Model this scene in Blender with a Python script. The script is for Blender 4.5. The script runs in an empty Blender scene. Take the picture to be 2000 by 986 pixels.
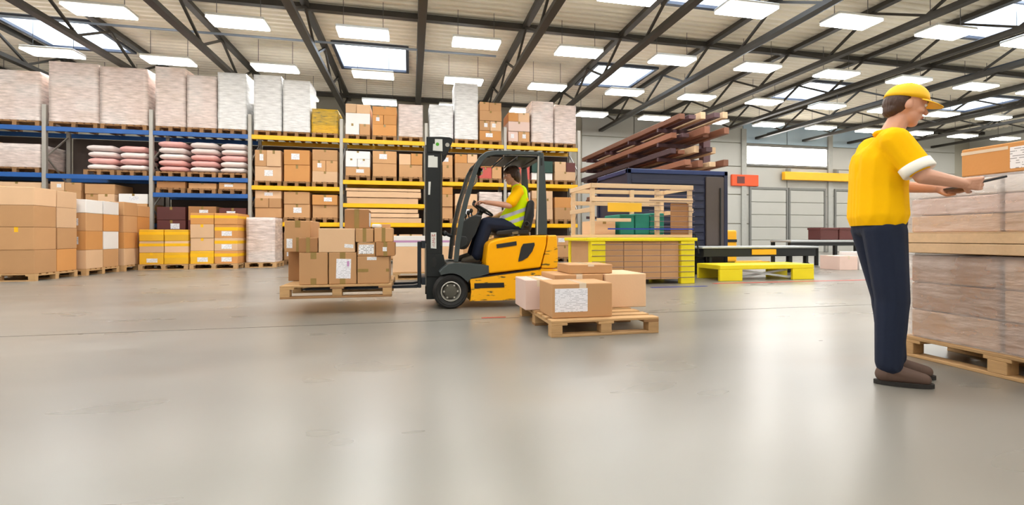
import bpy, bmesh, math, random
from mathutils import Vector, Matrix

R = random.Random(11)
sc = bpy.context.scene
col = sc.collection

# ------------------------------------------------------------------ camera
F = 917.0                      # focal length in pixels of the 2000 px wide frame
YAW = 0.2104
HZ = 462.0                     # horizon row
ZC = 0.86                      # camera height
CS, SN = math.cos(YAW), math.sin(YAW)
cam_d = bpy.data.cameras.new('camera')
cam_d.sensor_width = 36.0
cam_d.lens = 36.0 * F / 2000.0
cam_d.shift_y = -(493.0 - HZ) / 2000.0
cam_d.clip_end = 200
cam = bpy.data.objects.new('camera', cam_d)
cam.location = (0, 0, ZC)
cam.rotation_euler = (math.pi / 2, 0, -YAW)
col.objects.link(cam)
sc.camera = cam

# ------------------------------------------------------------------ world, exposure
w = bpy.data.worlds.new('sky')
sc.world = w
w.use_nodes = True
w.node_tree.nodes['Background'].inputs[0].default_value = (0.72, 0.84, 1.0, 1)
w.node_tree.nodes['Background'].inputs[1].default_value = 1.5
sc.view_settings.view_transform = 'Standard'
sc.view_settings.look = 'None'
sc.view_settings.exposure = 0.15
sc.view_settings.gamma = 1.0
sc.view_settings.use_curve_mapping = False
LAMP_POWER = 22.0
SKYLIGHT_POWER = 8.0
WINDOW_POWER = 10.0


def px(u, v, Y):
    """world X, Z of frame pixel (u, v) on the upright plane at depth Y"""
    a = (u - 1000.0) / F
    fw = Y / (CS - SN * a)
    return fw * (CS * a + SN), ZC + fw * (HZ - v) / F


def pv(u, v, Y):
    x, z = px(u, v, Y)
    return Vector((x, Y, z))


# ------------------------------------------------------------------ materials
def c(r, g, b):
    def f(s):
        s /= 255.0
        return s / 12.92 if s <= 0.04045 else ((s + 0.055) / 1.055) ** 2.4
    return (f(r), f(g), f(b), 1.0)


MATS = {}


def pm(name, rgb, rough=0.5, metal=0.0, var=0.12, scale=6.0, bump=0.0, bscale=40.0, rnd=0.0, stretch=(1, 1, 1), spec=0.5):
    m = bpy.data.materials.new(name)
    m.use_nodes = True
    nt = m.node_tree
    b = nt.nodes['Principled BSDF']
    b.inputs['Roughness'].default_value = rough
    b.inputs['Metallic'].default_value = metal
    b.inputs['Specular IOR Level'].default_value = spec
    base = c(*rgb)
    tc = nt.nodes.new('ShaderNodeTexCoord')
    mp = nt.nodes.new('ShaderNodeMapping')
    mp.inputs['Scale'].default_value = stretch
    nt.links.new(tc.outputs['Object'], mp.inputs['Vector'])
    nz = nt.nodes.new('ShaderNodeTexNoise')
    nz.inputs['Scale'].default_value = scale
    nz.inputs['Detail'].default_value = 4
    nt.links.new(mp.outputs[0], nz.inputs['Vector'])
    mix = nt.nodes.new('ShaderNodeMix')
    mix.data_type = 'RGBA'
    mix.inputs[6].default_value = tuple(x * (1 - var) for x in base[:3]) + (1,)
    mix.inputs[7].default_value = tuple(min(1, x * (1 + var)) for x in base[:3]) + (1,)
    nt.links.new(nz.outputs['Fac'], mix.inputs[0])
    out = mix.outputs[2]
    if rnd:
        oi = nt.nodes.new('ShaderNodeObjectInfo')
        mr = nt.nodes.new('ShaderNodeMapRange')
        mr.inputs[3].default_value = 1 - rnd
        mr.inputs[4].default_value = 1 + rnd
        nt.links.new(oi.outputs['Random'], mr.inputs[0])
        hs = nt.nodes.new('ShaderNodeHueSaturation')
        nt.links.new(mr.outputs[0], hs.inputs['Value'])
        nt.links.new(out, hs.inputs['Color'])
        out = hs.outputs[0]
    nt.links.new(out, b.inputs['Base Color'])
    if bump:
        n2 = nt.nodes.new('ShaderNodeTexNoise')
        n2.inputs['Scale'].default_value = bscale
        n2.inputs['Detail'].default_value = 5
        nt.links.new(mp.outputs[0], n2.inputs['Vector'])
        bp = nt.nodes.new('ShaderNodeBump')
        bp.inputs['Strength'].default_value = bump
        bp.inputs['Distance'].default_value = 0.02
        nt.links.new(n2.outputs['Fac'], bp.inputs['Height'])
        nt.links.new(bp.outputs[0], b.inputs['Normal'])
    MATS[name] = m
    return m


def emit(name, rgb, power):
    m = bpy.data.materials.new(name)
    m.use_nodes = True
    nt = m.node_tree
    nt.nodes.remove(nt.nodes['Principled BSDF'])
    e = nt.nodes.new('ShaderNodeEmission')
    e.inputs[0].default_value = rgb
    e.inputs[1].default_value = power
    nt.links.new(e.outputs[0], nt.nodes['Material Output'].inputs[0])
    MATS[name] = m
    return m


def film_mat(name, rgb, opacity, rough=0.18, wrinkle=0.6, spread=0.22, zs=5):
    m = pm(name, rgb, rough, 0, 0.05, 3, wrinkle, 9, 0, (1, 1, 3.5))
    nt = m.node_tree
    tr = nt.nodes.new('ShaderNodeBsdfTransparent')
    mx = nt.nodes.new('ShaderNodeMixShader')
    nz = nt.nodes.new('ShaderNodeTexNoise')
    nz.inputs['Scale'].default_value = 4
    nz.inputs['Detail'].default_value = 6
    tc = nt.nodes.new('ShaderNodeTexCoord')
    mp = nt.nodes.new('ShaderNodeMapping')
    mp.inputs['Scale'].default_value = (1, 1, zs)
    nt.links.new(tc.outputs['Object'], mp.inputs[0])
    nt.links.new(mp.outputs[0], nz.inputs['Vector'])
    mr = nt.nodes.new('ShaderNodeMapRange')
    mr.inputs[1].default_value = 0.3
    mr.inputs[2].default_value = 0.7
    mr.inputs[3].default_value = max(0, opacity - spread)
    mr.inputs[4].default_value = min(1, opacity + spread)
    nt.links.new(nz.outputs['Fac'], mr.inputs[0])
    nt.links.new(mr.outputs[0], mx.inputs[0])
    nt.links.new(tr.outputs[0], mx.inputs[1])
    nt.links.new(nt.nodes['Principled BSDF'].outputs[0], mx.inputs[2])
    nt.links.new(mx.outputs[0], nt.nodes['Material Output'].inputs[0])
    return m


def glass_mat(name, rgb, opacity, rough=0.05):
    m = bpy.data.materials.new(name)
    m.use_nodes = True
    nt = m.node_tree
    b = nt.nodes['Principled BSDF']
    b.inputs['Base Color'].default_value = c(*rgb)
    b.inputs['Roughness'].default_value = rough
    tr = nt.nodes.new('ShaderNodeBsdfTransparent')
    mx = nt.nodes.new('ShaderNodeMixShader')
    mx.inputs[0].default_value = opacity
    nt.links.new(tr.outputs[0], mx.inputs[1])
    nt.links.new(b.outputs[0], mx.inputs[2])
    nt.links.new(mx.outputs[0], nt.nodes['Material Output'].inputs[0])
    MATS[name] = m
    return m


def label_mat(name, scale=22.0, ink=(70, 70, 78), fill=0.35, paper=(238, 238, 242)):
    """white paper with printed lines of text"""
    m = bpy.data.materials.new(name)
    m.use_nodes = True
    nt = m.node_tree
    b = nt.nodes['Principled BSDF']
    b.inputs['Roughness'].default_value = 0.45
    tc = nt.nodes.new('ShaderNodeTexCoord')
    sx = nt.nodes.new('ShaderNodeSeparateXYZ')
    nt.links.new(tc.outputs['Generated'], sx.inputs[0])
    mu = nt.nodes.new('ShaderNodeMath'); mu.operation = 'MULTIPLY'; mu.inputs[1].default_value = scale
    nt.links.new(sx.outputs['Z'], mu.inputs[0])
    fr = nt.nodes.new('ShaderNodeMath'); fr.operation = 'FRACT'
    nt.links.new(mu.outputs[0], fr.inputs[0])
    lt = nt.nodes.new('ShaderNodeMath'); lt.operation = 'LESS_THAN'; lt.inputs[1].default_value = fill
    nt.links.new(fr.outputs[0], lt.inputs[0])
    fl = nt.nodes.new('ShaderNodeMath'); fl.operation = 'FLOOR'
    nt.links.new(mu.outputs[0], fl.inputs[0])
    ad = nt.nodes.new('ShaderNodeMath'); ad.operation = 'ADD'
    nt.links.new(sx.outputs['X'], ad.inputs[0]); nt.links.new(sx.outputs['Y'], ad.inputs[1])
    cb = nt.nodes.new('ShaderNodeCombineXYZ')
    nt.links.new(ad.outputs[0], cb.inputs[0]); nt.links.new(fl.outputs[0], cb.inputs[1])
    mp = nt.nodes.new('ShaderNodeMapping'); mp.inputs['Scale'].default_value = (7.0, 3.7, 1.0)
    nt.links.new(cb.outputs[0], mp.inputs[0])
    nz = nt.nodes.new('ShaderNodeTexNoise')
    nz.inputs['Scale'].default_value = 1.0
    nt.links.new(mp.outputs[0], nz.inputs['Vector'])
    g = nt.nodes.new('ShaderNodeMath'); g.operation = 'GREATER_THAN'; g.inputs[1].default_value = 0.5
    nt.links.new(nz.outputs['Fac'], g.inputs[0])
    an = nt.nodes.new('ShaderNodeMath'); an.operation = 'MULTIPLY'
    nt.links.new(lt.outputs[0], an.inputs[0]); nt.links.new(g.outputs[0], an.inputs[1])
    mix = nt.nodes.new('ShaderNodeMix'); mix.data_type = 'RGBA'
    mix.inputs[6].default_value = c(*paper)
    mix.inputs[7].default_value = c(*ink)
    nt.links.new(an.outputs[0], mix.inputs[0])
    nt.links.new(mix.outputs[2], b.inputs['Base Color'])
    MATS[name] = m
    return m


def worn_yellow():
    """yellow paint with scuffs that show dark metal"""
    m = pm('worn_yellow', (250, 178, 10), 0.35, 0, 0.08, 4)
    nt = m.node_tree
    b = nt.nodes['Principled BSDF']
    src = b.inputs['Base Color'].links[0].from_socket
    tc = nt.nodes.new('ShaderNodeTexCoord')
    mp = nt.nodes.new('ShaderNodeMapping'); mp.inputs['Scale'].default_value = (3.0, 3.0, 14.0)
    nt.links.new(tc.outputs['Object'], mp.inputs[0])
    nz = nt.nodes.new('ShaderNodeTexNoise'); nz.inputs['Scale'].default_value = 2.3; nz.inputs['Detail'].default_value = 7
    nt.links.new(mp.outputs[0], nz.inputs['Vector'])
    mr = nt.nodes.new('ShaderNodeMapRange'); mr.inputs[1].default_value = 0.60; mr.inputs[2].default_value = 0.66
    nt.links.new(nz.outputs['Fac'], mr.inputs[0])
    mix = nt.nodes.new('ShaderNodeMix'); mix.data_type = 'RGBA'
    nt.links.new(mr.outputs[0], mix.inputs[0])
    nt.links.new(src, mix.inputs[6])
    mix.inputs[7].default_value = c(92, 80, 40)
    nt.links.new(mix.outputs[2], b.inputs['Base Color'])
    return m


def floor_mat():
    m = bpy.data.materials.new('concrete')
    m.use_nodes = True
    nt = m.node_tree
    b = nt.nodes['Principled BSDF']
    ge = nt.nodes.new('ShaderNodeNewGeometry')
    def noise(scale, detail, st=(1, 1, 1)):
        mp = nt.nodes.new('ShaderNodeMapping'); mp.inputs['Scale'].default_value = st
        nt.links.new(ge.outputs['Position'], mp.inputs[0])
        n = nt.nodes.new('ShaderNodeTexNoise')
        n.inputs['Scale'].default_value = scale; n.inputs['Detail'].default_value = detail
        nt.links.new(mp.outputs[0], n.inputs['Vector'])
        return n.outputs['Fac']
    n1 = noise(0.5, 2, (0.6, 1.2, 1)); n2 = noise(2.2, 2, (0.45, 1.2, 1)); n3 = noise(0.9, 1.5, (0.5, 1.3, 1))
    mix = nt.nodes.new('ShaderNodeMix'); mix.data_type = 'RGBA'
    mix.inputs[6].default_value = c(118, 115, 108); mix.inputs[7].default_value = c(148, 145, 138)
    mr = nt.nodes.new('ShaderNodeMapRange'); mr.interpolation_type = 'SMOOTHSTEP'; mr.inputs[1].default_value = 0.2; mr.inputs[2].default_value = 0.8
    nt.links.new(n1, mr.inputs[0]); nt.links.new(mr.outputs[0], mix.inputs[0])
    mx2 = nt.nodes.new('ShaderNodeMix'); mx2.data_type = 'RGBA'; mx2.blend_type = 'MULTIPLY'
    mx2.inputs[0].default_value = 0.35
    r2 = nt.nodes.new('ShaderNodeMapRange'); r2.interpolation_type = 'SMOOTHSTEP'; r2.inputs[1].default_value = 0.15; r2.inputs[2].default_value = 0.85
    r2.inputs[3].default_value = 0.84; r2.inputs[4].default_value = 1.0
    nt.links.new(n2, r2.inputs[0])
    nt.links.new(mix.outputs[2], mx2.inputs[6]); nt.links.new(r2.outputs[0], mx2.inputs[7])
    # rusty stains
    mx3 = nt.nodes.new('ShaderNodeMix'); mx3.data_type = 'RGBA'
    r3 = nt.nodes.new('ShaderNodeMapRange'); r3.interpolation_type = 'SMOOTHSTEP'; r3.inputs[1].default_value = 0.52; r3.inputs[2].default_value = 0.85
    r3.inputs[4].default_value = 0.45
    nt.links.new(n3, r3.inputs[0]); nt.links.new(r3.outputs[0], mx3.inputs[0])
    nt.links.new(mx2.outputs[2], mx3.inputs[6]); mx3.inputs[7].default_value = c(140, 121, 100)
    nt.links.new(mx3.outputs[2], b.inputs['Base Color'])
    rr = nt.nodes.new('ShaderNodeMapRange'); rr.inputs[3].default_value = 0.24; rr.inputs[4].default_value = 0.34
    nt.links.new(n2, rr.inputs[0]); nt.links.new(rr.outputs[0], b.inputs['Roughness'])
    b.inputs['Specular IOR Level'].default_value = 0.6
    MATS['concrete'] = m
    return m


floor_mat()
worn_yellow()
pm('joint', (92, 86, 76), 0.8)
pm('deck', (240, 232, 214), 0.5, 0.0, 0.08, 2)
pm('steel_dark', (58, 54, 48), 0.5, 0.2, 0.15, 3)
pm('pipe_blue', (62, 72, 88), 0.4, 0.3, 0.1)
pm('conduit', (150, 162, 180), 0.35, 0.5, 0.1)
pm('wall_beige', (158, 153, 138), 0.7, 0, 0.06, 1)
pm('wall_white', (178, 177, 170), 0.5, 0, 0.05, 1)
pm('wall_blue', (178, 198, 212), 0.5, 0, 0.06, 1)
pm('seam_grey', (120, 120, 116), 0.6)
pm('pilaster', (168, 168, 162), 0.6)
pm('lamp_frame', (225, 225, 220), 0.4)
pm('wire', (90, 90, 90), 0.4, 0.6)
pm('shaft', (205, 210, 218), 0.5)
pm('frame_dark', (60, 66, 80), 0.4, 0.3)
pm('carton', (196, 150, 104), 0.75, 0, 0.07, 3, 0.05, 60, 0.13)
pm('carton_dark', (168, 120, 76), 0.75, 0, 0.07, 3, 0.05, 60, 0.10)
pm('carton_pale', (220, 182, 144), 0.75, 0, 0.06, 3, 0.05, 60, 0.10)
pm('carton_orange', (206, 146, 84), 0.75, 0, 0.07, 3, 0.05, 60, 0.10)
pm('carton_pink', (226, 198, 186), 0.7, 0, 0.06, 3, 0.03, 60, 0.08)
pm('carton_white', (232, 230, 228), 0.6, 0, 0.05, 3, 0, 40, 0.06)
pm('carton_yellow', (228, 176, 40), 0.6, 0, 0.10, 3, 0, 40, 0.10)
pm('carton_red', (206, 92, 84), 0.6, 0, 0.1, 3, 0, 40, 0.10)
pm('carton_maroon', (96, 48, 44), 0.6, 0, 0.12, 3, 0, 40, 0.15)
pm('carton_green', (36, 70, 62), 0.6, 0, 0.12)
pm('tape', (150, 124, 70), 0.25, 0, 0.12, 20)
pm('tape_clear', (226, 208, 184), 0.15, 0, 0.06, 20)
pm('tape_yellow', (246, 190, 20), 0.4, 0, 0.06, 9)
pm('wood', (188, 150, 104), 0.8, 0, 0.25, 5, 0.2, 30, 0.12, (1, 8, 8))
pm('wood_dark', (150, 112, 74), 0.85, 0, 0.25, 5, 0.2, 30, 0.12, (1, 8, 8))
pm('wood_pale', (216, 184, 146), 0.7, 0, 0.12, 5, 0.1, 30, 0.08, (1, 8, 8))
pm('rack_yellow', (250, 190, 10), 0.4, 0, 0.06, 3)
pm('rack_blue', (36, 94, 168), 0.4, 0, 0.08, 3)
pm('rack_post', (176, 172, 164), 0.45, 0.4, 0.1, 3)
pm('sack', (234, 222, 220), 0.6, 0, 0.06, 5, 0.3, 14, 0.05)
pm('sack_pink', (230, 176, 172), 0.6, 0, 0.12, 5, 0.3, 14, 0.08)
pm('navy', (34, 38, 62), 0.45, 0.1, 0.12, 2)
pm('navy_edge', (30, 48, 96), 0.4, 0.1, 0.1, 2)
pm('taupe', (76, 66, 62), 0.6, 0, 0.12, 2)
pm('teal', (28, 128, 110), 0.6, 0, 0.15, 4)
pm('safety_yellow', (236, 216, 20), 0.4, 0, 0.06, 3)
pm('crane_yellow', (250, 182, 24), 0.4, 0, 0.06, 3)
pm('black_steel', (34, 36, 38), 0.45, 0.2, 0.15, 4)
pm('grey_top', (190, 194, 196), 0.35, 0.3, 0.1, 3)
pm('red_orange', (228, 82, 30), 0.5, 0, 0.08, 3)
pm('purple_steel', (92, 66, 70), 0.5, 0.2, 0.2, 2, 0, 40, 0.25)
pm('brown_bar', (142, 92, 68), 0.6, 0.1, 0.2, 2, 0, 40, 0.25)
pm('wire_grey', (112, 92, 96), 0.5, 0.4)
pm('line_red', (196, 60, 48), 0.5)
pm('line_blue', (28, 52, 150), 0.5)
# forklift
pm('truck_yellow', (255, 178, 0), 0.35, 0, 0.03, 2, spec=0.25)
pm('truck_grey', (62, 70, 71), 0.38, 0.15, 0.06, 5)
pm('truck_dark', (36, 40, 42), 0.45, 0.1, 0.08, 6)
pm('mast_grey', (36, 39, 40), 0.5, 0.0, 0.12, 7, spec=0.25)
pm('fork_steel', (44, 50, 58), 0.4, 0.5, 0.12, 8)
pm('plastic_black', (20, 21, 22), 0.5, 0, 0.08, 6)
pm('rubber', (28, 28, 28), 0.75, 0, 0.12, 12, 0.1, 50)
pm('rim', (184, 182, 174), 0.35, 0.4, 0.12, 9)
pm('hub', (84, 82, 74), 0.5, 0.3, 0.1, 9)
pm('chain', (92, 88, 78), 0.35, 0.8)
pm('sticker', (214, 216, 212), 0.5, 0, 0.04)
pm('green_dot', (70, 160, 30), 0.5)
pm('red_ink', (176, 50, 46), 0.5)
pm('mirror', (190, 196, 198), 0.08, 0.9, 0.02)
pm('seat_black', (28, 28, 29), 0.55, 0, 0.1, 7)
pm('seat_olive', (110, 106, 88), 0.5, 0, 0.1, 7)
glass_mat('windscreen', (190, 165, 145), 0.16, 0.08)
# people
pm('skin', (214, 160, 134), 0.5, 0, 0.05, 20)
pm('lips', (176, 96, 88), 0.5)
pm('hair', (66, 42, 26), 0.5, 0, 0.35, 30, 0.6, 60, 0, (1, 1, 0.3))
pm('hair_dark', (70, 46, 34), 0.5, 0, 0.3, 30, 0.6, 60, 0, (1, 1, 0.3))
pm('shirt', (255, 190, 0), 0.85, 0, 0.06, 9, 0.1, 14, spec=0.15)
pm('hivis', (212, 242, 0), 0.85, 0, 0.06, 9, 0.1, 14, spec=0.15)
pm('reflective', (178, 182, 196), 0.35, 0.2, 0.05)
pm('navy_cloth', (12, 25, 50), 0.85, 0, 0.15, 9, 0.15, 14)
pm('shoe', (78, 70, 58), 0.7, 0, 0.15, 9)
pm('shoe_brown', (92, 70, 60), 0.7, 0, 0.15, 9)
pm('sole', (38, 34, 32), 0.8)
pm('eye_white', (235, 232, 228), 0.2)
pm('iris', (60, 40, 28), 0.2)
pm('cap', (255, 196, 0), 0.6, 0, 0.05, 9)
pm('cuff', (240, 236, 226), 0.7)
pm('tablet', (40, 40, 44), 0.3, 0.1)
pm('screen_dark', (58, 64, 74), 0.12)
film_mat('film', (226, 216, 212), 0.36, 0.10, 0.8, 0.12, 2.0)
film_mat('film_white', (238, 238, 238), 0.86, 0.25, 0.5)
film_mat('film_pink', (236, 222, 216), 0.7, 0.25, 0.6)
film_mat('film_yellow', (238, 190, 50), 0.55, 0.25, 0.6)
label_mat('paper', 9, (140, 140, 146), 0.3)
label_mat('paper_big', 15, (168, 168, 180), 0.25, (236, 236, 244))
label_mat('paper_code', 6, (128, 128, 134), 0.4)
emit('lamp_glow', (1.0, 0.975, 0.925, 1), LAMP_POWER)
emit('skylight_glow', (0.80, 0.90, 1.0, 1), SKYLIGHT_POWER)
emit('window_glow', (1.0, 0.98, 0.94, 1), WINDOW_POWER)

# ------------------------------------------------------------------ builders
ORG = {}
ICO = {}


class MB:
    def __init__(self):
        self.bm = bmesh.new()

    def _bev(self, verts, bev, seg=1):
        if bev > 0:
            es = set()
            for v in verts:
                for e in v.link_edges:
                    es.add(e)
            bmesh.ops.bevel(self.bm, geom=list(es), offset=bev, segments=seg, affect='EDGES', profile=0.5)
        return self

    def hexa(self, p, bev=0, seg=1):
        vs = [self.bm.verts.new(q) for q in p]
        for f in ((0, 3, 2, 1), (4, 5, 6, 7), (0, 1, 5, 4), (1, 2, 6, 5), (2, 3, 7, 6), (3, 0, 4, 7)):
            self.bm.faces.new([vs[i] for i in f])
        return self._bev(vs, bev, seg)

    def box(self, x0, x1, y0, y1, z0, z1, bev=0, seg=1):
        return self.hexa([(x0, y0, z0), (x1, y0, z0), (x1, y1, z0), (x0, y1, z0),
                          (x0, y0, z1), (x1, y0, z1), (x1, y1, z1), (x0, y1, z1)], bev, seg)

    def bar(self, p, q, wd, ht, bev=0, up=(0, 0, 1)):
        p, q = Vector(p), Vector(q)
        d = (q - p).normalized()
        u = Vector(up)
        if abs(d.dot(u)) > 0.98:
            u = Vector((0, 1, 0))
        s = d.cross(u).normalized() * (wd / 2)
        t = s.cross(d).normalized() * (ht / 2)
        return self.hexa([p - s - t, p + s - t, q + s - t, q - s - t, p - s + t, p + s + t, q + s + t, q - s + t], bev)

    def prism(self, pts, y0, y1, bev=0, seg=1):
        """outline in X, Z given thickness from y0 to y1"""
        n = len(pts)
        area = sum(pts[i][0] * pts[(i + 1) % n][1] - pts[(i + 1) % n][0] * pts[i][1] for i in range(n))
        if area < 0:
            pts = list(reversed(pts))
        a = [self.bm.verts.new((x, y0, z)) for x, z in pts]
        b = [self.bm.verts.new((x, y1, z)) for x, z in pts]
        self.bm.faces.new(a)
        self.bm.faces.new(list(reversed(b)))
        for i in range(n):
            j = (i + 1) % n
            self.bm.faces.new([a[j], a[i], b[i], b[j]])
        return self._bev(a + b, bev, seg)

    def tube(self, pts, r, n=8, cap=True):
        pts = [Vector(p) for p in pts]
        rs = r if isinstance(r, (list, tuple)) else [r] * len(pts)
        rings = []
        ref = None
        for i, p in enumerate(pts):
            d = (pts[min(i + 1, len(pts) - 1)] - pts[max(i - 1, 0)]).normalized()
            if ref is None:
                ref = Vector((0, 0, 1)) if abs(d.z) < 0.9 else Vector((0, 1, 0))
            s = d.cross(ref).normalized()
            t = s.cross(d).normalized()
            ref = t
            rings.append([self.bm.verts.new(p + (s * math.cos(k * 2 * math.pi / n) + t * math.sin(k * 2 * math.pi / n)) * rs[i]) for k in range(n)])
        for i in range(len(rings) - 1):
            for k in range(n):
                self.bm.faces.new([rings[i][k], rings[i][(k + 1) % n], rings[i + 1][(k + 1) % n], rings[i + 1][k]])
        if cap:
            self.bm.faces.new(list(reversed(rings[0])))
            self.bm.faces.new(rings[-1])
        return self

    def lathe(self, center, axis, prof, n=32):
        """profile of (radius, height along axis) turned round the axis"""
        ax = Vector(axis).normalized()
        ref = Vector((0, 0, 1)) if abs(ax.z) < 0.9 else Vector((1, 0, 0))
        s = ax.cross(ref).normalized()
        t = s.cross(ax).normalized()
        cpt = Vector(center)
        rings = []
        for r, h in prof:
            if r < 1e-6:
                rings.append([self.bm.verts.new(cpt + ax * h)])
            else:
                rings.append([self.bm.verts.new(cpt + ax * h + (s * math.cos(k * 2 * math.pi / n) + t * math.sin(k * 2 * math.pi / n)) * r) for k in range(n)])
        for i in range(len(rings) - 1):
            A, B = rings[i], rings[i + 1]
            for k in range(n):
                k2 = (k + 1) % n
                if len(A) == 1 and len(B) > 1:
                    self.bm.faces.new([A[0], B[k2], B[k]])
                elif len(B) == 1 and len(A) > 1:
                    self.bm.faces.new([A[k], A[k2], B[0]])
                elif len(A) > 1:
                    self.bm.faces.new([A[k], A[k2], B[k2], B[k]])
        return self

    def torus(self, center, axis, rad, r, n=28, m=8):
        ax = Vector(axis).normalized()
        ref = Vector((0, 0, 1)) if abs(ax.z) < 0.9 else Vector((1, 0, 0))
        s = ax.cross(ref).normalized()
        t = s.cross(ax).normalized()
        cpt = Vector(center)
        rings = []
        for i in range(n):
            a = i * 2 * math.pi / n
            d = s * math.cos(a) + t * math.sin(a)
            rings.append([self.bm.verts.new(cpt + d * rad + (d * math.cos(b * 2 * math.pi / m) + ax * math.sin(b * 2 * math.pi / m)) * r) for b in range(m)])
        for i in range(n):
            A, B = rings[i], rings[(i + 1) % n]
            for b in range(m):
                self.bm.faces.new([A[b], A[(b + 1) % m], B[(b + 1) % m], B[b]])
        return self

    def ell(self, center, rad, rot=None, sub=2):
        mat = Matrix.Translation(Vector(center)) @ (rot.to_4x4() if rot is not None else Matrix.Identity(4)) @ Matrix.Diagonal((rad[0], rad[1], rad[2], 1))
        bmesh.ops.create_icosphere(self.bm, subdivisions=sub, radius=1.0, matrix=mat)
        return self

    def capsule(self, p, q, r1, r2, sub=2):
        p, q = Vector(p), Vector(q)
        if sub not in ICO:
            t = bmesh.new()
            bmesh.ops.create_icosphere(t, subdivisions=sub, radius=1.0)
            ICO[sub] = [v.co.copy() for v in t.verts]
            t.free()
        vs = [self.bm.verts.new(cpt + d * r) for cpt, r in ((p, r1), (q, r2)) for d in ICO[sub]]
        res = bmesh.ops.convex_hull(self.bm, input=vs)
        dead = [g for g in res['geom_interior'] if isinstance(g, bmesh.types.BMVert) and g.is_valid]
        if dead:
            bmesh.ops.delete(self.bm, geom=dead, context='VERTS')
        return self

    def mesh(self, name, shift=None):
        bmesh.ops.recalc_face_normals(self.bm, faces=self.bm.faces)
        me = bpy.data.meshes.new(name)
        if shift is not None:
            bmesh.ops.translate(self.bm, vec=-Vector(shift), verts=self.bm.verts)
        self.bm.to_mesh(me)
        self.bm.free()
        return me

    def base(self):
        vs = [v.co for v in self.bm.verts]
        return Vector(((min(v.x for v in vs) + max(v.x for v in vs)) / 2, (min(v.y for v in vs) + max(v.y for v in vs)) / 2, min(v.z for v in vs)))

    def done(self, name, mat, parent=None, smooth=False, origin=None):
        if parent is not None:
            org = ORG[parent.name]
        else:
            org = Vector(origin) if origin is not None else self.base()
        me = self.mesh(name, org)
        me.materials.append(MATS[mat])
        if smooth:
            me.shade_smooth()
            if smooth == 'auto':
                me.set_sharp_from_angle(angle=math.radians(35))
        o = bpy.data.objects.new(name, me)
        col.objects.link(o)
        ORG[o.name] = org
        if parent is not None:
            o.parent = parent
        else:
            o.location = org
        return o


def tag(o, label, cat, group=None):
    o['label'] = label
    o['category'] = cat
    if group:
        o['group'] = group
    return o


def struct(o):
    o['kind'] = 'structure'
    return o


def empty(name, loc):
    o = bpy.data.objects.new(name, None)
    o.empty_display_size = 0.1
    col.objects.link(o)
    o.location = loc
    ORG[o.name] = Vector(loc)
    return o


def copy_tree(o, loc=None, parent=None, rotz=None):
    k = o.copy()
    col.objects.link(k)
    k.parent = parent
    if loc is not None:
        k.location = loc
        ORG[k.name] = Vector(loc)
    if rotz is not None:
        k.rotation_euler = (0, 0, rotz)
    for ch in list(o.children):
        copy_tree(ch, None, k)
    return k


def link_copy(me, name, parent, loc, mat=None):
    o = bpy.data.objects.new(name, me)
    col.objects.link(o)
    o.parent = parent
    o.location = loc
    return o


# ------------------------------------------------------------------ the hall
X0, X1, Y0, Y1 = -16.0, 33.0, -5.0, 22.0
ZD = 7.06                                     # roof deck
floor = struct(MB().box(X0, X1, Y0, Y1, -0.20, -0.012).done('floor', 'joint', origin=(0, 0, 0)))
xs = [X0, X1]
ys = [Y0, -1.2, 4.86, 10.9, 16.9, Y1]
for i in range(len(xs) - 1):
    for j in range(len(ys) - 1):
        MB().box(xs[i] + 0.005, xs[i + 1] - 0.005, ys[j] + 0.010, ys[j + 1] - 0.010, -0.014, 0.0).done('slab', 'concrete', floor)

# ceiling deck: corrugated sheets with openings for the skylights
PITCH = 0.27
SKX = [-10.24, -1.30, 7.64, 16.58, 25.52]
SKROWS = [(16.75, 1.08), (10.15, 1.08)]
SKW = 1.1
NP = int((Y1 - Y0) / PITCH)


def strip_y(i):
    return Y0 + i * PITCH


mb = MB()
rows_idx = []
for yc, hw in SKROWS:
    i0 = round((yc - hw - Y0) / PITCH)
    i1 = round((yc + hw - Y0) / PITCH)
    rows_idx.append((i0, i1))
for i in range(NP):
    inrow = any(a <= i < b for a, b in rows_idx)
    iv = []
    if inrow:
        cur = X0
        for sx in SKX:
            iv.append((cur, sx - SKW))
            cur = sx + SKW
        iv.append((cur, X1))
    else:
        iv = [(X0, X1)]
    y = strip_y(i)
    prof = [(y, ZD), (y + 0.10, ZD), (y + 0.14, ZD + 0.07), (y + 0.23, ZD + 0.07), (y + PITCH, ZD)]
    for xa, xb in iv:
        va = [mb.bm.verts.new((xa, p[0], p[1])) for p in prof]
        vb = [mb.bm.verts.new((xb, p[0], p[1])) for p in prof]
        for k in range(4):
            mb.bm.faces.new([va[k], vb[k], vb[k + 1], va[k + 1]])
for xa, xb in ((X0, X1),):
    mb.box(xa, xb, strip_y(NP), Y1 + 0.3, ZD, ZD + 0.05)
ceiling = struct(mb.done('ceiling', 'deck', origin=(0, 0, ZD)))

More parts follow.
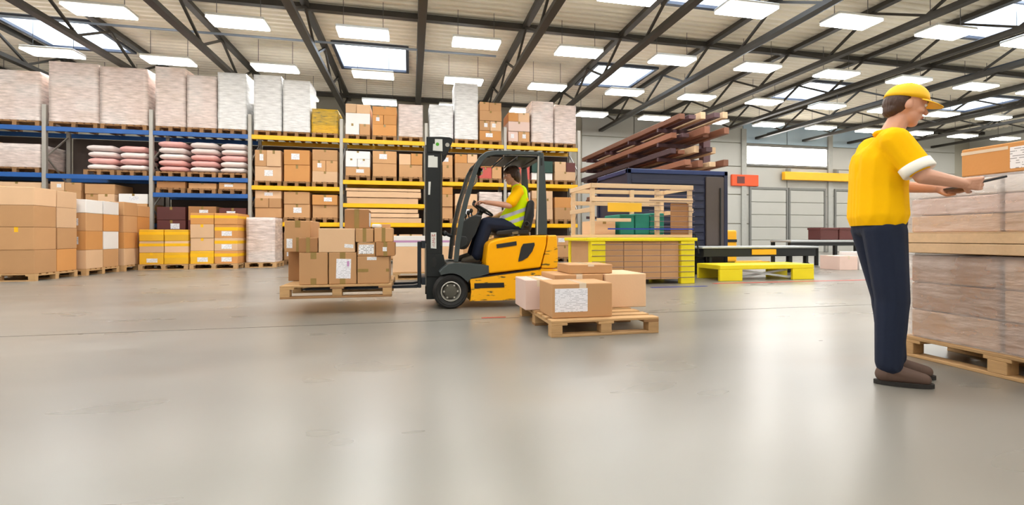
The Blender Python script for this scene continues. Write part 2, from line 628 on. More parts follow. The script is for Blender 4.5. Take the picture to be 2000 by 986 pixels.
# skylights
nwin = 0
for (yc, hw), (i0, i1) in zip(SKROWS, rows_idx):
    ya, yb = strip_y(i0), strip_y(i1)
    for sx in SKX:
        nwin += 1
        xa, xb = sx - SKW, sx + SKW
        zt = ZD + 0.55
        m = MB()
        m.box(xa - 0.05, xa, ya - 0.05, yb + 0.05, ZD, zt + 0.1)
        m.box(xb, xb + 0.05, ya - 0.05, yb + 0.05, ZD, zt + 0.1)
        m.box(xa, xb, ya - 0.05, ya, ZD, zt + 0.1)
        m.box(xa, xb, yb, yb + 0.05, ZD, zt + 0.1)
        win = struct(m.done('window_%d' % nwin, 'shaft', origin=(sx, (ya + yb) / 2, ZD)))
        m = MB()
        m.box(xa - 0.1, xb + 0.1, ya - 0.12, ya - 0.0, ZD - 0.08, ZD - 0.003)
        m.box(xa - 0.1, xb + 0.1, yb + 0.0, yb + 0.12, ZD - 0.08, ZD - 0.003)
        m.box(xa - 0.1, xa, ya, yb, ZD - 0.08, ZD - 0.003)
        m.box(xb, xb + 0.1, ya, yb, ZD - 0.08, ZD - 0.003)
        m.done('skylight_frame', 'frame_dark', win)
        MB().box(xa, xb, (ya + yb) / 2 - 0.04, (ya + yb) / 2 + 0.04, zt - 0.08, zt).done('glazing_bar', 'frame_dark', win)
        for q in range(2):
            pa = ya if q == 0 else (ya + yb) / 2 + 0.04
            pb = (ya + yb) / 2 - 0.04 if q == 0 else yb
            MB().box(xa, xb, pa, pb, zt - 0.01, zt + 0.03).done('pane', 'skylight_glow', win)

# trusses, purlins and pipes under the deck: parts of the ceiling
TSP = 2.98
TX = [0.25 + TSP * k for k in range(-5, 11)]
zt1, zt0 = ZD - 0.16, ZD - 0.86
web_up = MB().bar((0, 0, zt0 - ZD), (0, 1.40, zt1 - ZD), 0.06, 0.06).mesh('web')
web_dn = MB().bar((0, 0, zt1 - ZD), (0, 1.40, zt0 - ZD), 0.06, 0.06).mesh('web')
for me in (web_up, web_dn):
    me.materials.append(MATS['steel_dark'])
chord_bm = MB()
tr_me = None
for x in TX:
    if tr_me is None:
        m = MB()
        m.box(-0.09, 0.09, Y0, Y1, zt1 - ZD, zt1 + 0.12 - ZD)
        m.box(-0.10, 0.10, Y0, Y1, zt0 - 0.12 - ZD, zt0 - ZD)
        tr_me = m.mesh('roof_truss')
        tr_me.materials.append(MATS['steel_dark'])
    t = link_copy(tr_me, 'roof_truss', ceiling, (x, 0, 0))
    yy = 3.4
    k = 0
    while yy + 1.4 < Y1:
        link_copy(web_up if k % 2 == 0 else web_dn, 'web', t, (0, yy, 0))
        yy += 1.4
        k += 1
for y in (-1.0, 6.3, 13.3, 21.3):
    MB().box(X0, X1, y - 0.09, y + 0.09, ZD - 0.20, ZD - 0.045).done('purlin', 'steel_dark', ceiling)
MB().tube([(X0, 14.6, 6.55), (2.6, 14.6, 6.55)], 0.035, 8).done('conduit', 'conduit', ceiling)
for x in (9.75, 12.7, 15.7, 18.7):
    MB().tube([(x, Y0 + 0.1, 6.38), (x, 21.8, 6.38)], 0.06, 8).done('pipe', 'pipe_blue', ceiling, True)

# walls
zw = ZD + 0.12
wall_back = struct(MB().box(X0, X1, Y1, Y1 + 0.25, 0, zw).done('wall_back', 'wall_beige', origin=(0, Y1, 0)))
struct(MB().box(X0 - 0.25, X0, Y0, Y1 + 0.25, 0, zw).done('wall_left', 'wall_white'))
struct(MB().box(X1, X1 + 0.25, Y0, Y1 + 0.25, 0, zw).done('wall_right', 'wall_white'))
struct(MB().box(X0 - 0.25, X1 + 0.25, Y0 - 0.25, Y0, 0, zw).done('wall_front', 'wall_white'))
# cladding panels on the right part of the back wall, with open joints
WX0, WX1, WZ0, WZ1 = 17.5, 22.6, 4.76, 5.70
px_edges = [8.2, 11.0, 14.0, 17.3, 20.05, 22.8, 25.8, 28.8, 31.8]
pz = [0.0, 1.55, 3.1, 4.6, 5.85, 6.95]
for i in range(len(px_edges) - 1):
    for j in range(len(pz) - 1):
        xa, xb, za, zb = px_edges[i], px_edges[i + 1], pz[j], pz[j + 1]
        if j == 3 and 17.2 < xa < 22.0:
            continue
        MB().box(xa + 0.02, xb - 0.02, Y1 - 0.06, Y1, za + 0.02, zb - 0.02, 0.012).done(
            'wall_panel', 'wall_blue' if (j == 4 and 14 < xa < 27) else 'wall_white', wall_back)
for x in (14.0, 17.3, 22.8, 25.8):
    MB().box(x - 0.14, x + 0.14, Y1 - 0.16, Y1 - 0.06, 0, 6.6).done('pilaster', 'pilaster', wall_back)
# long bright window
win = struct(MB().box(WX0 - 0.1, WX1 + 0.1, Y1 - 0.12, Y1 - 0.001, WZ0 - 0.1, WZ0).done('window_%d' % (nwin + 1), 'seam_grey', origin=(WX0, Y1, WZ0)))
m = MB()
m.box(WX0 - 0.1, WX1 + 0.1, Y1 - 0.12, Y1 - 0.001, WZ1, WZ1 + 0.1)
m.box(WX0 - 0.1, WX0, Y1 - 0.12, Y1 - 0.001, WZ0, WZ1)
m.box(WX1, WX1 + 0.1, Y1 - 0.12, Y1 - 0.001, WZ0, WZ1)
m.done('window_frame', 'seam_grey', win)
nw = 4
for q in range(nw):
    xa = WX0 + (WX1 - WX0) * q / nw + 0.01
    xb = WX0 + (WX1 - WX0) * (q + 1) / nw - 0.01
    MB().box(xa, xb, Y1 - 0.07, Y1 - 0.04, WZ0, WZ1).done('pane', 'window_glow', win)
# dock doors in the back wall
for n, xa in enumerate((17.75, 20.2, 23.2)):
    xb = xa + 2.2
    d = struct(MB().box(xa - 0.1, xb + 0.1, Y1 - 0.15, Y1 - 0.061, 3.4, 3.52).done('door_%d' % (n + 1), 'seam_grey', origin=(xa, Y1, 0)))
    for s in (xa - 0.1, xb):
        MB().box(s, s + 0.1, Y1 - 0.15, Y1 - 0.061, 0, 3.4).done('door_jamb', 'seam_grey', d)
    for k in range(5):
        MB().box(xa + 0.01, xb - 0.01, Y1 - 0.12, Y1 - 0.065, 0.01 + k * 0.68, 0.01 + k * 0.68 + 0.655, 0.015).done('door_section', 'wall_white', d)
t = struct(MB().box(19.6, 26.5, Y1 - 0.42, Y1 - 0.17, 3.92, 4.36, 0.02).done('trim_1', 'crane_yellow'))
for x in (19.9, 23.0, 26.2):
    MB().box(x - 0.06, x + 0.06, Y1 - 0.42, Y1 - 0.17, 4.36, 4.55).done('bracket', 'seam_grey', t)

# floor tape
tag(MB().box(5.4, 11.5, 7.60, 7.68, 0.001, 0.004).done('floor_line', 'line_red'), 'red floor tape line in front of yellow low platform', 'floor line')
tag(MB().box(3.95, 5.0, 7.22, 7.30, 0.001, 0.004).done('floor_line', 'line_blue'), 'blue floor tape line before the yellow-framed stillage', 'floor line')
x, y = 0.86, 4.83
tag(MB().box(0.72, 0.98, 4.90, 4.93, 0.001, 0.004).done('floor_line', 'line_red'), 'short red mark beside the floor joint below the forklift', 'floor line')

# ------------------------------------------------------------------ ceiling lamps
lamp0 = empty('ceiling_lamp', (0, 0, 6.16))
LW, LD = 0.66, 0.30
m = MB()
m.box(-LW, LW, -LD, LD, 6.19, 6.27, 0.02)
m.done('lamp_housing', 'lamp_frame', lamp0)
MB().box(-LW + 0.02, LW - 0.02, -LD + 0.02, LD - 0.02, 6.15, 6.19).done('diffuser', 'lamp_glow', lamp0)
for s in (-1, 1):
    MB().tube([(s * 0.5, 0, 6.27), (s * 0.5, 0, ZD)], 0.008, 5).done('suspension_wire', 'wire', lamp0)
LX = [1.737 + 2.976 * k for k in range(-5, 11)]
LY = [9.635 + 3.231 * j for j in range(-4, 4)]
ROWN = {3: 'row closest to back wall', 2: 'second row from back wall', 1: 'third row from back wall', 0: 'nearest visible row'}
ORDN = ['first', 'second', 'third', 'fourth', 'fifth', 'sixth', 'seventh', 'eighth', 'ninth', 'tenth', 'eleventh', 'twelfth', 'thirteenth', 'fourteenth', 'fifteenth', 'sixteenth']
first = True
for j, y in zip(range(-4, 4), LY):
    cnt = 0
    for x in LX:
        fw = x * SN + y * CS
        vis = False
        if fw > 0.5:
            u = 1000 + F * (x * CS - y * SN) / fw
            v = HZ - F * (6.15 - ZC) / fw
            vis = -40 < u < 2040 and v > -12
        o = lamp0 if first else copy_tree(lamp0, (x, y, 6.16))
        if first:
            o.location = (x, y, 6.16)
            ORG[o.name] = Vector((x, y, 6.16))
        first = False
        if vis:
            lab = 'glowing white ceiling panel lamp, %s, %s from left' % (ROWN.get(j, 'front row'), ORDN[cnt])
            cnt += 1
            tag(o, lab, 'ceiling lamp', 'ceiling panel lamps in view')
        else:
            tag(o, 'white ceiling panel lamp hanging outside the picture', 'ceiling lamp', 'ceiling panel lamps outside the picture')


# ------------------------------------------------------------------ cartons, pallets, loads
def decal(x0, x1, z0, z1, y, mat, parent, name='label', tilt=0.0, th=0.002):
    """thin sticker on a face that looks towards -Y"""
    m = MB()
    cx, cz = (x0 + x1) / 2, (z0 + z1) / 2
    ct, st = math.cos(tilt), math.sin(tilt)
    def rp(x, z):
        return cx + (x - cx) * ct - (z - cz) * st, cz + (x - cx) * st + (z - cz) * ct
    m.prism([rp(x0, z0), rp(x1, z0), rp(x1, z1), rp(x0, z1)], y - th, y - 0.0003)
    return m.done(name, mat, parent)


def carton(x0, x1, y0, y1, z0, z1, label, group, mat='carton', tape='top', lab=None, tmat='tape', name='carton', rows=None):
    o = MB().box(x0, x1, y0, y1, z0, z1, min(0.006, (x1 - x0) * 0.03)).done(name, mat)
    if label:
        tag(o, label, 'box', group)
    cx = (x0 + x1) / 2
    wt = min(0.032, (x1 - x0) * 0.1)
    h = z1 - z0
    e = 0.0015
    if tape == 'top' or tape == 'full':
        d = h * (0.22 if tape == 'top' else 1.0)
        m = MB()
        m.box(cx - wt, cx + wt, y0 - e, y1 + e, z1, z1 + e)
        m.box(cx - wt, cx + wt, y0 - e, y0, z1 - d, z1)
        m.done('tape', tmat, o)
    elif tape == 'both':
        m = MB()
        m.box(cx - wt, cx + wt, y0 - e, y1 + e, z1, z1 + e)
        m.box(cx - wt, cx + wt, y0 - e, y0, z1 - h * 0.2, z1)
        m.done('tape', tmat, o)
        MB().box(cx - wt, cx + wt, y0 - e, y0, z0, z0 + h * 0.2).done('tape', tmat, o)
    elif tape == 'band':
        MB().box(x0 - e, x1 + e, y0 - e, y1 + e, z0 + h * 0.55, z0 + h * 0.80).done('band', tmat, o)
    if lab:
        fx0, fx1, fz0, fz1, lm = lab
        W_, H_ = x1 - x0, h
        decal(x0 + fx0 * W_, x0 + fx1 * W_, z0 + fz0 * H_, z0 + fz1 * H_, y0, lm, o)
    return o


def pallet_parts(L, W_):
    """returns (name, x0, x1, y0, y1, z0, z1) of each board and block, base at 0"""
    out = []
    for i in range(3):
        yc = (-W_ / 2 + 0.05, 0, W_ / 2 - 0.05)[i]
        out.append(('bottom_board', -L / 2, L / 2, yc - 0.05, yc + 0.05, 0.0, 0.022))
        for j in range(3):
            xc = (-L / 2 + 0.05, 0, L / 2 - 0.05)[j]
            out.append(('block', xc - 0.05, xc + 0.05, yc - 0.05, yc + 0.05, 0.022, 0.100))
    for j in range(3):
        xc = (-L / 2 + 0.0725, 0, L / 2 - 0.0725)[j]
        out.append(('cross_board', xc - 0.0725, xc + 0.0725, -W_ / 2, W_ / 2, 0.100, 0.122))
    n = 7 if W_ > 0.9 else 5
    wb = 0.12
    for i in range(n):
        yc = -W_ / 2 + wb / 2 + (W_ - wb) * i / (n - 1)
        out.append(('deck_board', -L / 2, L / 2, yc - wb / 2, yc + wb / 2, 0.122, 0.144))
    return out


def pallet(loc, L, W_, label, group=None, rotz=0.0, parts=True, mat='wood'):
    if parts:
        o = empty('pallet', loc)
        for nm, x0, x1, y0, y1, z0, z1 in pallet_parts(L, W_):
            p = MB()
            p.box(x0, x1, y0, y1, z0, z1, 0.003)
            me = p.mesh(nm)
            me.materials.append(MATS['wood_dark' if nm in ('cross_board', 'bottom_board') and R.random() < 0.3 else mat])
            q = bpy.data.objects.new(nm, me)
            col.objects.link(q)
            q.parent = o
        o.rotation_euler = (0, 0, rotz)
    else:
        key = (L, W_, mat)
        if key not in PAL:
            p = MB()
            for nm, x0, x1, y0, y1, z0, z1 in pallet_parts(L, W_):
                p.box(x0, x1, y0, y1, z0, z1)
            PAL[key] = p.mesh('pallet')
            PAL[key].materials.append(MATS[mat])
        o = bpy.data.objects.new('pallet', PAL[key])
        col.objects.link(o)
        o.location = loc
        o.rotation_euler = (0, 0, rotz)
    tag(o, label, 'pallet', group)
    return o


PAL = {}
ROWW = {0: 'bottom', 1: 'second', 2: 'third', 3: 'fourth', 4: 'fifth', 5: 'sixth', 6: 'seventh'}


def carton_stack(x0, x1, y0, y1, z0, rows, where, mats, cols=(2,), tapep=0.7, labp=0.25, tmat='tape', noun='carton', cname=None, tapek='top'):
    """rows: heights. Separate cartons standing on each other"""
    z = z0
    for i, h in enumerate(rows):
        n = cols[i % len(cols)]
        top = i == len(rows) - 1
        cuts = [x0 + (x1 - x0) * (k / n) for k in range(n + 1)]
        for k in range(1, n):
            cuts[k] += R.uniform(-0.05, 0.05)
        for k in range(n):
            mt = mats[R.randrange(len(mats))]
            colr = {'carton': 'brown', 'carton_dark': 'dark brown', 'carton_pale': 'pale tan', 'carton_orange': 'orange-brown',
                    'carton_pink': 'pinkish', 'carton_white': 'white', 'carton_yellow': 'yellow', 'carton_red': 'red',
                    'carton_maroon': 'maroon', 'carton_green': 'dark green'}[mt]
            side = '' if n == 1 else (' left' if k == 0 else (' right' if k == n - 1 else ' middle'))
            lev = 'top' if top else ROWW[i]
            dy = R.uniform(-0.03, 0.03)
            hh = h if not top else h * R.uniform(0.88, 1.0)
            lb = None
            if R.random() < labp:
                a = R.uniform(0.1, 0.5)
                lb = (a, a + 0.32, 0.35, 0.75, 'paper')
            carton(cuts[k] + 0.006, cuts[k + 1] - 0.006, y0 + 0.03 + dy, y1 - 0.03 + dy, z, z + hh - 0.003,
                   '%s %s, %s row%s, %s' % (colr, noun, lev, side, where), where, mt,
                   (tapek if R.random() < tapep else None), lb, tmat)
        z += h


def film_shell(x0, x1, y0, y1, z0, z1, mat, parent, amp=0.012):
    """stretch film: a slightly uneven skin round a load, open at the bottom"""
    m = MB()
    nz_ = max(3, int((z1 - z0) / 0.09))
    n = 10
    per = []
    for k in range(n): per.append((x0 + (x1 - x0) * k / n, y0))
    for k in range(n): per.append((x1, y0 + (y1 - y0) * k / n))
    for k in range(n): per.append((x1 - (x1 - x0) * k / n, y1))
    for k in range(n): per.append((x0, y1 - (y1 - y0) * k / n))
    cx, cy = (x0 + x1) / 2, (y0 + y1) / 2
    rings = []
    for i in range(nz_ + 1):
        z = z0 + (z1 - z0) * i / nz_
        g = 0.006 + amp * R.random()
        ring = []
        for (x, y) in per:
            d = Vector((x - cx, y - cy, 0)).normalized()
            ring.append(m.bm.verts.new((x + d.x * (g + R.random() * amp * 0.5), y + d.y * (g + R.random() * amp * 0.5), z)))
        rings.append(ring)
    N = len(per)
    for i in range(nz_):
        for k in range(N):
            m.bm.faces.new([rings[i][k], rings[i][(k + 1) % N], rings[i + 1][(k + 1) % N], rings[i + 1][k]])
    m.bm.faces.new(rings[-1])
    return m.done('stretch_film', mat, parent, True)


def wrapped_load(x0, x1, y0, y1, z0, rows, label, group=None, mats=('carton_white',), film='film_white', cols=(2,), name='wrapped_load', depth_cells=1):
    o = empty(name, ((x0 + x1) / 2, (y0 + y1) / 2, z0))
    z = z0
    for i, h in enumerate(rows):
        n = cols[i % len(cols)]
        for k in range(n):
            for d in range(depth_cells):
                xa = x0 + (x1 - x0) * k / n + 0.02; xb = x0 + (x1 - x0) * (k + 1) / n - 0.004 - 0.016 * (k == n - 1)
                ya = y0 + (y1 - y0) * d / depth_cells + 0.02; yb = y0 + (y1 - y0) * (d + 1) / depth_cells - 0.006 - 0.014 * (d == depth_cells - 1)
                mm = MB(); mm.box(xa, xb, ya, yb, z, z + h - 0.006, 0.008)
                mm.done('carton', mats[R.randrange(len(mats))], o)
        z += h
    film_shell(x0, x1, y0, y1, z0 + 0.002, z + 0.006, film, o)
    tag(o, label, 'wrapped load', group)
    return o


# ------------------------------------------------------------------ pallet racks
RY, RYB = 15.5, 16.55
BAY = 2.62
UX = [5.70 - BAY * k for k in range(5)]                 # yellow uprights, right to left
BX = [UX[4] - BAY * k for k in range(1, 5)]             # blue uprights


def frame(x, root, mat):
    for y in (RY + 0.05, RYB - 0.05):
        MB().box(x - 0.05, x + 0.05, y - 0.05, y + 0.05, 0, 4.55, 0.008).done('upright', mat, root)
    z = 0.3
    k = 0
    while z + 0.7 < 4.5:
        a, b = (RY + 0.1, RYB - 0.1) if k % 2 == 0 else (RYB - 0.1, RY + 0.1)
        MB().bar((x, a, z), (x, b, z + 0.7), 0.03, 0.04).done('brace', mat, root)
        z += 0.7
        k += 1


def beams(x0, x1, z, root, mat):
    for y in (RY + 0.02, RYB - 0.02):
        MB().box(x0 + 0.052, x1 - 0.052, y - 0.025, y + 0.025, z - 0.13, z, 0.006).done('beam', mat, root)


rack_y = empty('pallet_rack', (0.46, (RY + RYB) / 2, 0))
tag(rack_y, 'tall pallet rack with yellow beams behind the forklift', 'rack')
for x in UX:
    frame(x, rack_y, 'rack_post')
rack_b = empty('pallet_rack', (-10.0, (RY + RYB) / 2, 0))
tag(rack_b, 'tall pallet rack with blue beams at the left', 'rack')
for x in BX:
    frame(x, rack_b, 'rack_post')
yb = [(UX[4], UX[3]), (UX[3], UX[2]), (UX[2], UX[1]), (UX[1], UX[0])]
bb = [(BX[0], UX[4]), (BX[1], BX[0]), (BX[2], BX[1]), (BX[3], BX[2])]
YL = [(1.30, 2.41, 3.94), (1.30, 1.91, 2.64, 3.94), (1.30, 2.66, 3.94), (1.30, 2.66, 3.94)]
BL = [(2.14, 2.62, 3.94), (1.27, 2.62, 3.94), (1.27, 2.64, 3.94), (1.27, 2.64, 3.94)]
for (a, b), lv in zip(yb, YL):
    for z in lv:
        beams(a, b, z, rack_y, 'rack_yellow')
for (a, b), lv in zip(bb, BL):
    for z in lv:
        beams(a, b, z, rack_b, 'rack_blue')

pm('gap_shade', (74, 62, 56), 0.7, 0, 0.1, 2)
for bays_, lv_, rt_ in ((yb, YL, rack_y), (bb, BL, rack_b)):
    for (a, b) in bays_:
        MB().box(a + 0.06, b - 0.06, RYB + 0.012, RYB + 0.03, 0.05, 3.80).done('gap_shade_sheet', 'gap_shade', rt_)  # dark sheet added to paint the shade in the gaps between loads
YN = ['yellow bay beside blue rack', 'yellow bay left of mast', 'yellow bay behind driver', 'yellow bay right of forklift']
BN = ['blue bay beside yellow rack', 'middle blue bay', 'leftmost visible blue bay', 'blue bay beyond the left edge']
GY0, GY1 = RY + 0.02, RYB - 0.02


def thirds(a, b, n=3, gap=0.07):
    w_ = (b - a - 0.16) / n
    return [(a + 0.08 + w_ * k + gap / 2, a + 0.08 + w_ * (k + 1) - gap / 2) for k in range(n)]


def rack_pallet(xa, xb, z, where):
    L = round(min(0.8, xb - xa), 2) if xb - xa < 1.0 else 1.2
    o = pallet(((xa + xb) / 2, (GY0 + GY1) / 2, z + 0.001), round(GY1 - GY0, 2), round(xb - xa, 2), 'wooden pallet, %s' % where, where, math.pi / 2, False, 'wood_dark')
    return z + 0.147


POSN = {3: ['left', 'middle', 'right'], 2: ['left', 'right'], 1: ['only']}
Wt, Pk = ('carton_white',), ('carton_pink', 'carton_white', 'carton_pale')
Br = ('carton', 'carton_orange', 'carton_pale', 'carton')
Dk = ('carton_dark', 'carton', 'carton_maroon')


def level(a, b, z, shelf, bay, specs):
    n = len(specs)
    for (xa, xb), s, ps in zip(thirds(a, b, n), specs, POSN[n]):
        if s is None:
            continue
        kind, rows, mats = s[0], s[1], s[2]
        cols = s[3] if len(s) > 3 else (1,)
        where = '%s stack, %s, %s' % (ps, shelf, bay)
        zz = rack_pallet(xa, xb, z, where)
        if kind == 'w':
            wrapped_load(xa, xb, GY0 + 0.02, GY1 - 0.02, zz, rows, 'white wrapped load, %s' % where, None, mats, 'film_white', cols)
        elif kind == 'p':
            wrapped_load(xa, xb, GY0 + 0.02, GY1 - 0.02, zz, rows, 'pale film-wrapped carton load, %s' % where, None, mats, 'film_pink', cols)
        elif kind == 'y':
            wrapped_load(xa, xb, GY0 + 0.02, GY1 - 0.02, zz, rows, 'yellow wrapped load, %s' % where, None, mats, 'film_yellow', cols)
        else:
            carton_stack(xa, xb, GY0 + 0.02, GY1 - 0.02, zz, rows, where, mats, cols)


T = 'top shelf'
# top shelf, left to right
level(*bb[3], 3.94, T, BN[3], [('p', (0.35,) * 4, Pk, (2,)), ('p', (0.35,) * 4, Pk, (2,))])
level(*bb[2], 3.94, T, BN[2], [('p', (0.29,) * 4, Pk, (2,)), ('p', (0.34,) * 4, Pk, (2,))])
level(*bb[1], 3.94, T, BN[1], [('p', (0.335,) * 5, Pk, (2,)), ('p', (0.325,) * 5, Pk + ('carton_orange',), (2,))])
level(*bb[0], 3.94, T, BN[0], [('p', (0.345,) * 5, Pk, (2,)), ('p', (0.385,) * 4, Pk, (2,)), ('w', (0.335,) * 5, Wt)])
level(*yb[0], 3.94, T, YN[0], [('w', (0.335,) * 5, Wt), ('w', (0.315,) * 5, Wt), ('y', (0.26, 0.26, 0.22), ('carton_yellow', 'carton_green'))])
level(*yb[1], 3.94, T, YN[1], [('c', (0.35, 0.34, 0.30), Br + ('carton_white',), (2, 1)), ('c', (0.36, 0.3, 0.3), Br, (1, 2)), ('p', (0.34, 0.33, 0.36), Pk, (2,))])
level(*yb[2], 3.94, T, YN[2], [('w', (0.36, 0.36, 0.36), Wt), ('w', (0.37,) * 5, Wt), ('c', (0.33, 0.33, 0.33, 0.3), Br + ('carton_pink',), (1, 2))])
level(*yb[3], 3.94, T, YN[3], [('c', (0.35, 0.33, 0.33), Br + ('carton_pink',), (2, 1)), ('p', (0.35,) * 4, Pk, (2,)), ('p', (0.33,) * 4, Pk, (2,))])
# upper shelf
U = 'upper shelf'
level(*bb[3], 2.64, U, BN[3], [('c', (0.4, 0.35), Br), ('c', (0.4, 0.35), Br)])
level(*bb[2], 2.64, U, BN[2], [('c', (0.42, 0.36), Br, (1, 2)), ('p', (0.22, 0.22, 0.2), ('carton_red', 'carton_pink', 'carton_white'))])
level(*yb[0], 2.41, U, YN[0], [('c', (0.45, 0.5), Br, (1, 2)), ('c', (0.52, 0.5), ('carton_orange', 'carton')), ('c', (0.34, 0.34, 0.34), Br, (1, 2))])
level(*yb[1], 2.64, U, YN[1], [('c', (0.28, 0.26, 0.26), ('carton_white', 'carton', 'carton_pale'), (1, 2)), ('c', (0.42, 0.4), Br), ('c', (0.4, 0.4), Br, (1, 2))])
level(*yb[2], 2.66, U, YN[2], [('c', (0.4, 0.35), Br, (2, 1)), ('c', (0.5, 0.3), Br, (1, 2)), ('c', (0.38, 0.38), Br + ('carton_red',), (2, 1))])
level(*yb[3], 2.66, U, YN[3], [('c', (0.36, 0.34), ('carton_red', 'carton_pale'), (1, 2)), ('c', (0.25, 0.4), ('carton_green', 'carton_white')), ('c', (0.3, 0.36), ('carton_maroon', 'carton_pale', 'carton_white'), (1, 2))])
# lower shelf
Lw = 'lower shelf'
level(*bb[2], 1.27, Lw, BN[2], [('c', (0.36, 0.36, 0.3), Br, (2, 1)), ('c', (0.38, 0.36, 0.24), Br, (1, 2))])
level(*bb[1], 1.27, Lw, BN[1], [('c', (0.38, 0.36, 0.26), Br, (2, 1)), ('c', (0.34, 0.32, 0.3), Br, (1, 2)), ('c', (0.4, 0.3), Br + ('carton_white',))])
level(*bb[0], 2.14, Lw, BN[0], [('c', (0.2,), Dk), ('c', (0.18,), Dk), ('c', (0.19,), Dk)])
level(*yb[0], 1.30, Lw, YN[0], [('c', (0.3, 0.28, 0.26), Br, (1, 2)), ('c', (0.42, 0.4), ('carton_orange', 'carton')), ('c', (0.4, 0.36), ('carton_orange', 'carton'))])
level(*yb[2], 1.30, Lw, YN[2], [('c', (0.4, 0.4, 0.26), Br, (1, 2)), ('c', (0.44, 0.4), Br), ('p', (0.3, 0.3, 0.3), Pk)])
level(*yb[3], 1.30, Lw, YN[3], [('p', (0.3, 0.3, 0.3), Pk), ('c', (0.36, 0.36, 0.3), Pk + Br, (1, 2)), ('c', (0.42, 0.4), Br)])
# floor level inside the racks
G = 'floor level'
level(*yb[0], 0.0, G, YN[0], [('c', (0.3, 0.3, 0.26), Pk + ('carton_orange',), (1,)), ('c', (0.32, 0.32, 0.26), Br, (1, 2)), ('c', (0.4, 0.4), Br)])
level(*yb[1], 0.0, G, YN[1], [('c', (0.4, 0.4), Br), ('c', (0.4, 0.4), Br), ('c', (0.4, 0.4), Br)])
level(*yb[2], 0.0, G, YN[2], [('c', (0.4, 0.4), Br), ('c', (0.4, 0.4), Br), ('c', (0.4, 0.4), Br)])
level(*yb[3], 0.0, G, YN[3], [('p', (0.3, 0.3, 0.26), Pk), ('c', (0.4, 0.36), Dk), ('c', (0.4, 0.36), Dk)])
Mn = ('carton_maroon', 'carton_maroon', 'carton_dark')
level(*bb[0], 0.0, G, BN[0], [('c', (0.4, 0.4, 0.4, 0.4), Mn), ('c', (0.4, 0.4, 0.4, 0.44), Mn), ('c', (0.4, 0.4, 0.4, 0.4), Mn)])

# pale board packs lying in the bay left of the mast
a, b = yb[1]
for zb, nn, mt in ((1.30, 2, 'carton_pale'), (1.91, 2, 'carton_pale')):
    z = zb + 0.002
    k = 0
    for h in ((0.17, 0.15, 0.14) if zb < 1.5 else (0.2, 0.2, 0.1)):
        MBo = MB().box(a + 0.12 + R.uniform(0, 0.08), b - 0.12 - R.uniform(0, 0.15), GY0 + R.uniform(0, 0.05), GY1, z, z + h - 0.02, 0.004)
        o = MBo.done('board_pack', mt)
        tag(o, 'long pale board pack, %s of pile, %s, bay left of the mast' % (('bottom', 'middle', 'top')[k], 'lower beam' if zb < 1.5 else 'second beam'), 'board pack', 'board packs in the bay left of the mast')
        for xx in (a + 0.5, b - 0.6):
            MB().box(xx, xx + 0.03, GY0 - 0.006, GY1, z + h - 0.0205, z + h - 0.018).done('strap', 'steel_dark', o)
        z += h
        k += 1

# pale sacks on the upper shelf of the two blue bays
sack = MB()
for i in range(1):
    bmesh.ops.create_uvsphere(sack.bm, u_segments=20, v_segments=10, radius=1.0)
for v in sack.bm.verts:
    s = lambda t, p: math.copysign(abs(t) ** p, t)
    v.co = Vector((s(v.co.x, 0.45) * 0.41, s(v.co.y, 0.45) * 0.40, s(v.co.z, 0.75) * 0.085))
    v.co.z += 0.085 + 0.01 * math.sin(v.co.x * 14) * math.cos(v.co.y * 11) * (1 if v.co.z > 0 else 0)
sack_me = sack.mesh('sack')
sack_me.shade_smooth()
sack_me2 = sack_me.copy()
sack_me.materials.append(MATS['sack'])
sack_me2.materials.append(MATS['sack_pink'])
for (a, b), bn, ncol in ((bb[0], BN[0], 3), (bb[1], BN[1], 3)):
    for k, (xa, xb) in enumerate(thirds(a, b, 3)):
        if bn == BN[1] and k == 0:
            continue
        where = '%s sack pile, upper shelf, %s' % (POSN[3][k], bn)
        zz = rack_pallet(xa, xb, 2.62, where)
        nl = 5 if bn == BN[0] else 4
        for i in range(nl):
            pk = R.random() < 0.3
            o = bpy.data.objects.new('sack', sack_me2 if pk else sack_me)
            col.objects.link(o)
            o.location = ((xa + xb) / 2 + R.uniform(-0.02, 0.02), (GY0 + GY1) / 2 - 0.08 + R.uniform(-0.02, 0.02), zz + i * 0.183)
            o.scale = ((xb - xa) / 0.84, 1.05, 1.0)
            tag(o, '%s sack, %s layer, %s' % ('pink' if pk else 'off-white', 'top' if i == nl - 1 else ROWW[i], where), 'sack', where)

